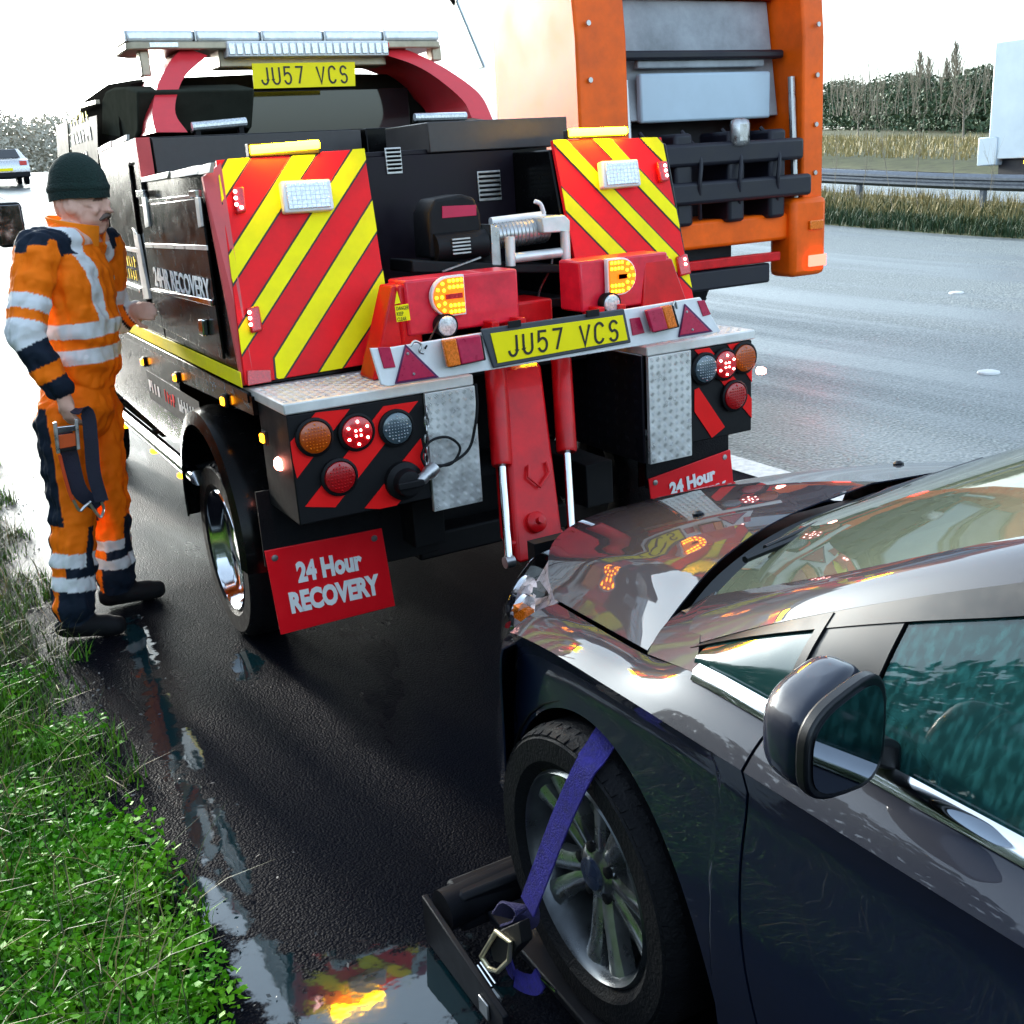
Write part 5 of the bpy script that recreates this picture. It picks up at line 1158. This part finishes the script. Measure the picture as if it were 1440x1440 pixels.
B().prism([(XL+.034, YR+2.4, 3.45), (XL+.034, YR+2.5, 3.45), (XL+.034, YR+2.05, 3.1), (XL+.034, YR+2.0, 3.15)], (-.004, 0, 0)).build('green_stripe', mat('lorry_green', (.05, .16, .12), .4), L_)
# tailgate cheeks
for xa, xb in ((XL, XL+.46), (XR-.24, XR)):
    B().prism([(xa, YR, .95), (xa, YR+1.33, .95), (xa, YR+1.33, 3.55), (xa, YR+.12, 3.55), (xa, YR+.02, 2.6)], (xb-xa, 0, 0)).build('tailgate_cheek', ora, L_, bevel=.02)
B().box((XL+.02, YR+.35, 2.95), (XR-.02, YR+1.3, 3.5)).build('tailgate_top', ora, L_, bevel=.03)
B().hexa([(XL+.47, YR+.30, 2.0),(XR-.26, YR+.30, 2.0),(XR-.26, YR+.4, 2.0),(XL+.47, YR+.4, 2.0),(XL+.47, YR+.46, 2.94),(XR-.26, YR+.46, 2.94),(XR-.26, YR+.58, 2.94),(XL+.47, YR+.58, 2.94)]).build('packer_plate', lgr, L_, bevel=.01)
LB('packer_bar', ldk, (XL+.47, YR+.22, 2.46), (XR-.27, YR+.34, 2.53), .02)
LB('packer_panel', lwh, (XL+.74, YR+.24, 1.98), (XR-.40, YR+.31, 2.36), .02); LB('packer_panel', lgr, (XL+.74, YR+.27, 2.4), (XR-.45, YR+.33, 2.46), .01)
LB('hopper_back', ldk, (XL+.47, YR+.7, .95), (XR-.25, YR+.75, 2.0), .01)
LB('hopper_floor', ora, (XL+.28, YR+.02, .95), (XR-.24, YR+.7, 1.18), .03)
for x in (XL+.95, XL+1.5, XL+1.95): LB('bin_lift_arm', ldk, (x-.09, YR-.05, 1.15), (x+.09, YR+.35, 1.88), .03)
LB('bin_lift_rail', ldk, (XL+.5, YR-.08, 1.62), (XR-.3, YR+.05, 1.8), .03); LB('bin_lift_rail', ldk, (XL+.45, YR-.10, 1.32), (XR-.22, YR+.04, 1.5), .03)
LB('lift_cylinder', steel, (XL+1.42, YR-.12, 1.75), (XL+1.60, YR-.02, 1.98), .05)
LB('rear_step', redp, (XL+.3, YR-.02, .78), (XR-.5, YR+.04, .86), .01); LB('rear_step', ldk, (XL+.3, YR+.0, .60), (XR-.6, YR+.3, .77), .02)
LB('light_column', ora, (XR-.40, YR-.06, .62), (XR+.0, YR+.25, 1.3), .05); LB('light_column', ora, (XL, YR-.06, .62), (XL+.36, YR+.25, 1.3), .05)
for x in (XL+.18, XR-.12):
    LB('tail_lamp', led_r, (x-.10, YR-.085, .70), (x+.10, YR-.061, .80), .008); LB('indicator_lamp', amberl, (x-.10, YR-.085, 1.02), (x+.06, YR-.061, 1.10), .008)
LB('chassis', ldk, (XL+.7, YR+.4, .62), (XR-.7, YR+8.2, .94), .01)
for y in (YR+2.0, YR+3.35, YR+7.4):
    for s, x in ((-1, XL+.18), (1, XR-.18)):
        c = V((x, y, gz(y)+.5)); wheel('wheel', c, .5, .3, .3, L_, s, [(.31, -.12), (.31, .13), (.29, .14), (.26, .05), (.16, .02), (.12, .06), (.001, .07)], lgr, nt=30, n=32)
LB('cab', ora, (XL+.02, YR+6.5, .75), (XR-.02, YR+8.5, 3.1), .12); LB('cab_glass', glass, (XL+.015, YR+7.2, 1.9), (XL+.03, YR+8.2, 2.6), .01); LB('mud_flap', ldk, (XL+.05, YR+2.6, .2), (XL+.32, YR+2.62, .8), .005)
for k in range(4):
    x0 = XL+.62+k*.42; B().tube(crom([(x0, YR+.1, 1.9), (x0+.06, YR-.06, 1.7), (x0+.02, YR-.1, 1.45), (x0+.12, YR+.02, 1.2)], 5), .018, 8).build('hydraulic_hose', ldk, L_)
for s in (0, 1):
    xb = (XL+.1, XR-.1)[s]
    for z in (1.5, 1.9, 2.3, 2.7): B().lathe([(.022, 0), (.02, .012)], (xb, YR-.0, z), (0,-1,0), 8).build('bolt', steel, L_)
B().tube([(XL+.5, YR+.05, 1.3), (XL+.5, YR+.12, 2.3)], .03, 10).build('grab_rail', steel, L_); B().tube([(XR-.28, YR+.05, 1.3), (XR-.28, YR+.12, 2.3)], .03, 10).build('grab_rail', steel, L_)
# ================================================================== far vehicles
def farcar(name, x, y, label, m, heavy=False):
    z0 = gz(y); t_ = thing(name, (x, y, z0), label, 'car')
    b_ = B(); prof_ = [(-2.1,.35),(-2.15,.7),(-2.05,.95),(-1.6,1.02),(-1.05,1.42),(.4,1.46),(1.2,1.02),(2.0,.85),(2.15,.6),(2.1,.3)]
    rows = []
    for k in (-1, -.93, -.6, 0, .6, .93, 1):
        rows.append([(x+k*(.9 if z < 1.1 else .72), y+yy, z0+(z if abs(k) < .97 else z-.03*(z > 1.1))) for yy, z in prof_])
    b_.grid(rows); b_.f.append(tuple(range(len(prof_)))); b_.f.append(tuple(range(6*len(prof_), 7*len(prof_)))[::-1]); b_.build('body', m, t_, smooth=35)
    B().prism([(x-.66, y-1.62, z0+1.05), (x+.66, y-1.62, z0+1.05), (x+.58, y-1.13, z0+1.39), (x-.58, y-1.13, z0+1.39)], (0, -.03, .02)).build('rear_window', glass, t_)
    for s in (-1, 1):
        B().box((x+s*.82, y-2.16, z0+.75), (x+s*.55, y-2.1, z0+.92)).build('tail_light', redl, t_, bevel=.01)
        for yy in (-1.35, 1.35): B().lathe([(.3, -.1), (.32, -.08), (.32, .08), (.3, .1)], (x+s*.78, y+yy, z0+.32), (1,0,0), 20).build('wheel', rubber, t_)
        B().prism([(x+s*.83, y-1.2, z0+1.05), (x+s*.83, y+.9, z0+1.05), (x+s*.735, y+.3, z0+1.4), (x+s*.735, y-.9, z0+1.4)], (s*.02, 0, 0)).build('side_window', glass, t_)
    B().box((x-.26, y-2.18, z0+.55), (x+.26, y-2.15, z0+.66)).build('number_plate', yelp, t_); B().box((x-.88, y-2.2, z0+.3), (x+.88, y-2.05, z0+.5)).build('bumper', dull, t_, bevel=.03)
farcar('silver_car', 2.95, 49.0, 'silver saloon car driving away on the road past the recovery truck cab', mat('silver_paint', (.45, .46, .48), .25, metal=.6, coat=.5, var=.05))
farcar('white_car', 7.6, 92.0, 'small white car far down the road near the tree line', mat('white_car_paint', (.75, .76, .78), .3, coat=.5, var=.05))
wl = thing('box_lorry', (24.4, 13.5, gz(13)+.1), 'white box lorry on the far carriageway behind the crash barrier', 'lorry')
B().box((23.2, 4.5, 1.15), (25.6, 16.6, 3.95)).build('box_body', lwh, wl, bevel=.04); B().box((23.4, 5, .6), (25.4, 16.4, 1.13)).build('chassis', ldk, wl)
B().box((23.19, 16.3, 1.0), (25.61, 16.9, 1.7)).build('tail_lift', lwh, wl, bevel=.03); 
B().box((23.17, 15.2, 1.02), (23.2, 15.5, 1.1)).build('side_marker', led_a, wl)
for y in (14.8, 13.6, 6.2):
    for x in (23.45, 25.35): B().lathe([(.42, -.14), (.48, -.12), (.48, .12), (.42, .14)], (x, y, gz(y)+.27), (1,0,0), 24).build('wheel', rubber, wl)
for x in (23.35, 25.1): B().box((x, 16.91, 1.1), (x+.3, 16.93, 1.25)).build('tail_light', redl, wl)
# ================================================================== crash barrier on the central reservation
galv = mat('galvanised', (.10, .12, .15), .4, metal=.5, var=.25)
CB = thing('crash_barrier', (17.0, 12, GR(17, 12)), 'grey galvanised steel crash barrier along the central reservation', 'crash barrier')
XB = 17.0
ysb = [-8+3.2*i for i in range(40)]
pf = [(0, .36), (-.05, .39), (-.08, .42), (-.08, .46), (-.03, .49), (-.03, .53), (-.08, .56), (-.08, .60), (-.05, .63), (0, .66)]
for i in range(len(ysb)-1):
    y0, y1 = ysb[i], ysb[i+1]; ym = (y0+y1)/2
    B().grid([[(XB-.06+px_, y, GR(XB, y)+pz) for px_, pz in pf] for y in (y0, ym, y1+.05)]).build('rail_beam', galv, CB, solid=.006, smooth=30)
    B().box((XB-.05, y0+.55-.05, GR(XB, y0+.55)-.2), (XB+.05, y0+.55+.05, GR(XB, y0+.55)+.62)).build('post', galv, CB, bevel=.006)
# ================================================================== vegetation
def leafmat(name, c, c2, tr=.25):
    m, t, b_ = nodes(name); oi = t.nodes.new('ShaderNodeTexCoord'); ns_ = t.nodes.new('ShaderNodeTexNoise'); ns_.inputs['Scale'].default_value = 9; ns_.inputs['Detail'].default_value = 3
    mx = t.nodes.new('ShaderNodeMix'); mx.data_type = 'RGBA'; mx.inputs[6].default_value = (*c, 1); mx.inputs[7].default_value = (*c2, 1); t.links.new(oi.outputs['Object'], ns_.inputs['Vector'])
    mr = t.nodes.new('ShaderNodeMapRange'); mr.inputs[1].default_value = .38; mr.inputs[2].default_value = .64; t.links.new(ns_.outputs[0], mr.inputs[0]); t.links.new(mr.outputs[0], mx.inputs[0]); t.links.new(mx.outputs[2], b_.inputs['Base Color'])
    b_.inputs['Roughness'].default_value = .6; b_.inputs['Specular IOR Level'].default_value = .3; b_.inputs['Transmission Weight'].default_value = 0; b_.inputs['Subsurface Weight'].default_value = 0
    return m
def raw(name, verts, faces4, material, kind='stuff', nside=4, smooth=False):
    me = bpy.data.meshes.new(name); nv, nf = len(verts), len(faces4); me.vertices.add(nv); me.vertices.foreach_set('co', np.asarray(verts, np.float32).ravel())
    me.loops.add(nf*nside); me.loops.foreach_set('vertex_index', np.asarray(faces4, np.int32).ravel()); me.polygons.add(nf); me.polygons.foreach_set('loop_start', np.arange(0, nf*nside, nside, dtype=np.int32)); me.polygons.foreach_set('loop_total', np.full(nf, nside, np.int32)); me.update(calc_edges=True); me.validate()
    me.materials.append(material); o = bpy.data.objects.new(name, me); COL.objects.link(o)
    if kind: o['kind'] = kind
    return o
def blades(name, P, hts, material, wid=.005, bend=.5, seg=3, kind='stuff'):
    n = len(P); az = rng.uniform(0, 2*np.pi, n); dirx, diry = np.cos(az), np.sin(az); side_ = np.stack([-diry, dirx, np.zeros(n)], 1); bd = rng.uniform(.1, 1, n)*bend; w = wid*rng.uniform(.6, 1.4, n); vs = []
    for k in range(seg+1):
        t_ = k/seg; off = np.stack([dirx*bd*hts*t_**2, diry*bd*hts*t_**2, hts*t_*(1-.25*bd*t_)], 1); ww = (w*(1-t_*.92))[:, None]*side_
        vs += [P+off-ww, P+off+ww]
    vs = np.stack(vs, 1).reshape(-1, 3); base = (np.arange(n)*(2*(seg+1)))[:, None]; fs = []
    for k in range(seg): fs.append(np.concatenate([base+2*k, base+2*k+1, base+2*k+3, base+2*k+2], 1))
    return raw(name, vs, np.stack(fs, 1).reshape(-1, 4), material, kind)
GRv = np.vectorize(GR)
g1 = leafmat('grass_blade', (.03, .14, .002), (.10, .25, .004)); g2 = leafmat('grass_dull', (.03, .055, .012), (.075, .085, .025)); g3 = leafmat('weed_leaf', (.06, .27, .002), (.15, .40, .006)); g4 = leafmat('straw', (.22, .17, .06), (.34, .27, .11))
def scatter(n, x0, x1, y0, y1, dens=None, edge=None):
    x = rng.uniform(x0, x1, n); y = rng.uniform(y0, y1, n)
    if dens is not None:
        k = rng.uniform(0, 1, n) < dens(x, y); x, y = x[k], y[k]
    return np.stack([x, y, GRv(x, y)-.005], 1)
def lump(x, y): return .5+.5*np.sin(x*5.1+np.sin(y*2.3)*1.7)*np.sin(y*3.7+x*1.9)
edge_ = lambda x, y: np.clip((-1.50-x+.07*np.sin(y*7)+.05*np.sin(y*17+1))/.14, 0, 1)
blades_ = scatter(110000, -3.4, -1.45, -2.6, 6.0, lambda x, y: edge_(x, y)*(.35+.65*lump(x, y)))
blades('grass', blades_, .035+.065*rng.uniform(0, 1, len(blades_))*(.4+lump(blades_[:, 0], blades_[:, 1])), g1, .0035, .9)
p_ = scatter(22000, -3.4, -1.46, -2.6, 8.0, lambda x, y: edge_(x, y)*(.3+.7*(1-lump(x, y)))); blades('grass', p_, .08+.13*rng.uniform(0, 1, len(p_)), g2, .003, 1.2)
p_ = scatter(900, -3.0, -1.5, -1.6, 4, lambda x, y: edge_(x, y)); blades('grass', p_, .14+.14*rng.uniform(0, 1, len(p_)), g4, .0025, 1.3)
p_ = scatter(20000, -9, -3.2, -5, 30); blades('grass', p_, .1+.2*rng.uniform(0, 1, len(p_)), g2, .008, .8)
# low leafy weeds in clumps
def leaves(name, C, size, material, kind='stuff', flat=.5):
    n = len(C); a = rng.normal(size=(n, 3)); a[:, 2] *= flat; a /= np.linalg.norm(a, axis=1)[:, None]; b_ = np.cross(a, rng.normal(size=(n, 3))); b_ /= np.linalg.norm(b_, axis=1)[:, None]; s = (size*rng.uniform(.6, 1.4, n))[:, None]
    vs = np.stack([C-a*s, C+b_*s*.55, C+a*s, C-b_*s*.55], 1).reshape(-1, 3); return raw(name, vs, np.arange(4*n).reshape(-1, 4), material, kind)
wc = []
for (x, y, r, m_) in ((120,1180,.17,900), (60,1210,.2,1100), (30,1290,.2,900), (170,1230,.13,700), (110,1270,.16,800), (210,1330,.15,700), (60,1390,.22,1000), (180,1420,.2,800), (20,1130,.16,600), (260,1400,.10,300), (10,960,.15,300), (90,1030,.12,300)):
    c = PZ(x, y, .03); m_ = int(m_*1.6); q = rng.normal(size=(m_, 3))*np.array((r*.5, r*.5, .022)); q[:, 2] = np.abs(q[:, 2])+.015; p = q+np.array((c.x, c.y, 0)); p[:, 2] += GRv(p[:, 0], p[:, 1]); wc.append(p[p[:, 0] < -1.47])
wc = np.concatenate(wc); leaves('leafy_weeds', wc, .011, g3, flat=.35)
# grit along the kerbless edge
gp = scatter(1500, -1.62, -1.15, -2.0, 4.5); gp[:, 2] = .004; gp = gp[rng.uniform(0, 1, len(gp)) < np.exp(-np.abs(gp[:, 0]+1.5)/.09)]
leaves('grit', gp+np.array((0, 0, .003)), .006, mat('grit_stone', (.12, .12, .12), .6, var=.4), flat=.3)
# central reservation grass
p_ = scatter(26000, 14.6, 16.9, 3, 40, lambda x, y: np.clip((x-14.55)/.3, 0, 1)); blades('grass', p_, .08+.14*rng.uniform(0, 1, len(p_)), g2, .012, .7)
p_ = scatter(9000, 14.6, 15.3, 3, 40); blades('grass', p_, .12+.12*rng.uniform(0, 1, len(p_)), leafmat('dark_tuft', (.02, .05, .02), (.04, .075, .03)), .014, .7)
p_ = scatter(14000, 15.2, 18.4, 3, 45); blades('dry_grass', p_, .15+.2*rng.uniform(0, 1, len(p_)), g4, .011, .6)
# bare twiggy weeds by the barrier
barkm = mat('bark', (.07, .06, .045), .8, var=.4); twig = mat('twig', (.22, .19, .14), .8, var=.4); pale = mat('pale_bark', (.22, .19, .15), .8, var=.4)
def branchy(b_, p, d, ln, r, depth, spread, seed, up=.15, kids=3):
    rr = random.Random(seed); pts = [p]; q = V(p); dd = V(d).normalized(); ns_ = 3
    for i in range(ns_):
        dd = (dd+V((rr.gauss(0, .09), rr.gauss(0, .09), rr.gauss(0, .05)+up*.15))).normalized(); q = q+dd*(ln/ns_); pts.append(q)
    b_.tube(pts, [r*(1-.55*i/ns_) for i in range(ns_+1)], 5 if depth > 1 else 3, cap=False)
    if depth <= 0: return
    for k in range(kids):
        t_ = .3+.7*(k+rr.random())/kids; i = min(int(t_*ns_), ns_-1); base = pts[i].lerp(pts[i+1], t_*ns_-i); az = rr.uniform(0, 6.283); e = (dd+V((math.cos(az), math.sin(az), 0))*spread+V((0,0,up))).normalized(); branchy(b_, base, e, ln*rr.uniform(.45, .68), r*.48, depth-1, spread, rr.random(), up, kids)
def tree(name, x, y, h, label, style, seed, m=barkm, group=None):
    z = GR(x, y) if x < 18.6 else gz(y)+.18; t_ = thing(name, (x, y, z), label, 'tree', group); rr = random.Random(seed)
    tr = B(); lean = V((rr.gauss(0, .03), rr.gauss(0, .03), 1)).normalized(); top = V((x, y, z))+lean*h; r0 = h*.012+.03
    tr.tube([V((x, y, z-.1)), V((x, y, z))+lean*h*.4, top], [r0, r0*.7, r0*.12], 8, cap=False); tr.build('trunk', m, t_)
    cr = B(); n = 44 if style == 'poplar' else 18
    for k in range(n):
        f = (.18 if style == 'poplar' else .35)+.8*(k/n)*(1 if style == 'poplar' else .75); f = min(f, .96); p = V((x, y, z))+lean*h*f; az = k*2.4+rr.random()
        if style == 'poplar': branchy(cr, p, V((math.cos(az)*.5, math.sin(az)*.5, 1)), h*.30*(1.15-f), r0*.55, 2, .3, rr.random(), .5, 3)
        else: branchy(cr, p, V((math.cos(az), math.sin(az), .7)), h*.34*(1.2-f), r0*.4, 3, .6, rr.random(), .2, 3)
    cr.build('crown', twig, t_, smooth=0); return t_
def at_px(x, y, X): p = PX(x, y, X); return p
for i, (px_, top_, X) in enumerate(((1287, 72, 62), (1300, 82, 63), (1325, 84, 60), (1336, 62, 61))):
    p = PX(px_, 235, X); t2 = PX(px_, top_, X); tree('poplar_tree', p.x, p.y, t2.z-(gz(p.y)+.18), ('bare poplar tree first from the orange lorry in the row above the green hedge', 'bare poplar tree second from the orange lorry in the row above the green hedge', 'bare poplar tree third from the orange lorry in the row above the green hedge', 'tallest bare poplar of the row above the green hedge, next to the pollarded tree')[i], 'poplar', i*3+1, group='poplars beyond the far carriageway')
for i, (px_, top_, X) in enumerate(((1352, 118, 45), (1205, 150, 50))):
    p = PX(px_, 240, X); t2 = PX(px_, top_, X); tree('bare_tree', p.x, p.y, t2.z-(gz(p.y)+.18), ('pollarded bare tree with pale trunk standing before the green hedge', 'small bare tree at the end of green hedge near the orange lorry')[i], 'round', i*5+40, pale)
# hedge beyond the far carriageway
hm1 = leafmat('hedge_leaf', (.04, .085, .045), (.11, .14, .07)); hm2 = leafmat('scrub_leaf', (.40, .37, .30), (.55, .5, .4))  # pale scrub tone has distance haze mixed into its colour
def hedge(name, pts, h, d, n, sz, material, label, cat='hedge'):
    C = []
    for i in range(len(pts)-1):
        a, c = np.array(pts[i]), np.array(pts[i+1]); m_ = n//(len(pts)-1); t_ = rng.uniform(0, 1, m_)[:, None]; p = a+(c-a)*t_; nx = np.array((-(c-a)[1], (c-a)[0]))/np.linalg.norm(c-a); L2 = np.linalg.norm(c-a)
        o_ = rng.normal(size=m_)*d*.45; hh = h*(.78+.22*np.sin(t_[:, 0]*L2*.9+i)*np.sin(t_[:, 0]*L2*.37+2*i)); z = hh*rng.uniform(0, 1, m_)**.75*np.sqrt(np.clip(1-(np.abs(o_)/(d*1.1))**2, .05, 1)); C.append(np.stack([p[:, 0]+nx[0]*o_, p[:, 1]+nx[1]*o_, np.array([gz(v) for v in p[:, 1]])+.15+z], 1))
    o = leaves(name, np.concatenate(C), sz, material, None, flat=.9); o['label'] = label; o['category'] = cat; return o
hedge('hedge', [(PX(1160, 240, 66).x, PX(1160, 240, 66).y), (PX(1250, 240, 64).x, PX(1250, 240, 64).y), (PX(1340, 240, 60).x, PX(1340, 240, 60).y), (PX(1470, 240, 58).x, PX(1470, 240, 58).y), (70, 5), (75, -40)], 3.9, 3.5, 80000, .12, hm1, 'long dense green hedge behind the far carriageway and its poplars')
p_ = scatter(16000, 31, 46, 5, 75); p_[:, 2] = np.array([gz(v) for v in p_[:, 1]])+.2; blades('reeds', p_, .12+.3*rng.uniform(0, 1, len(p_)), g4, .03, .4)
tb_ = B()
for k in range(110):
    px_ = random.uniform(1165, 1400); p = PX(px_, 205, random.uniform(52, 63)); branchy(tb_, V((p.x, p.y, gz(p.y)+1.2)), V((random.gauss(0, .15), random.gauss(0, .15), 1)), random.uniform(1.6, 2.7), .028, 2, .35, random.random(), .4, 3)
o = tb_.build('hedge_twigs', twig, smooth=0); o['kind'] = 'stuff'
for i in range(9):
    y = 9.6+i*.75; b_ = B(); x = 16.3+random.uniform(-.3, .3); branchy(b_, V((x, y, GR(x, y)-.02)), V((random.gauss(0, .1), random.gauss(0, .1), 1)), random.uniform(.8, 1.9), .008, 2, .35, random.random(), .4, 4)
    o = b_.build('weed_stalk', twig, smooth=0); tag(o, 'thin bare weed stalk growing by the crash barrier in dry grass', 'weed', 'weed stalks along the crash barrier')
# woodland far down the road
def wood(name, pts, h, d, n, sz, material, label): 
    o = hedge(name, pts, h, d, n, sz, material, label); return o
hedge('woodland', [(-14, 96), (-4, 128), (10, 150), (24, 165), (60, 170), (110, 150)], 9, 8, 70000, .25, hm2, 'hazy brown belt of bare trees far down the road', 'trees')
# tree belt on the verge bank beside the shoulder
hedge('verge_shrubs', [(-7.5, -14), (-7.2, -6), (-7.0, 0), (-7.4, 8), (-8.5, 18), (-12, 34)], 5.0, 2.2, 26000, .16, hm1, 'tall row of dark shrubs on the grass bank beside hard shoulder', 'shrubs')
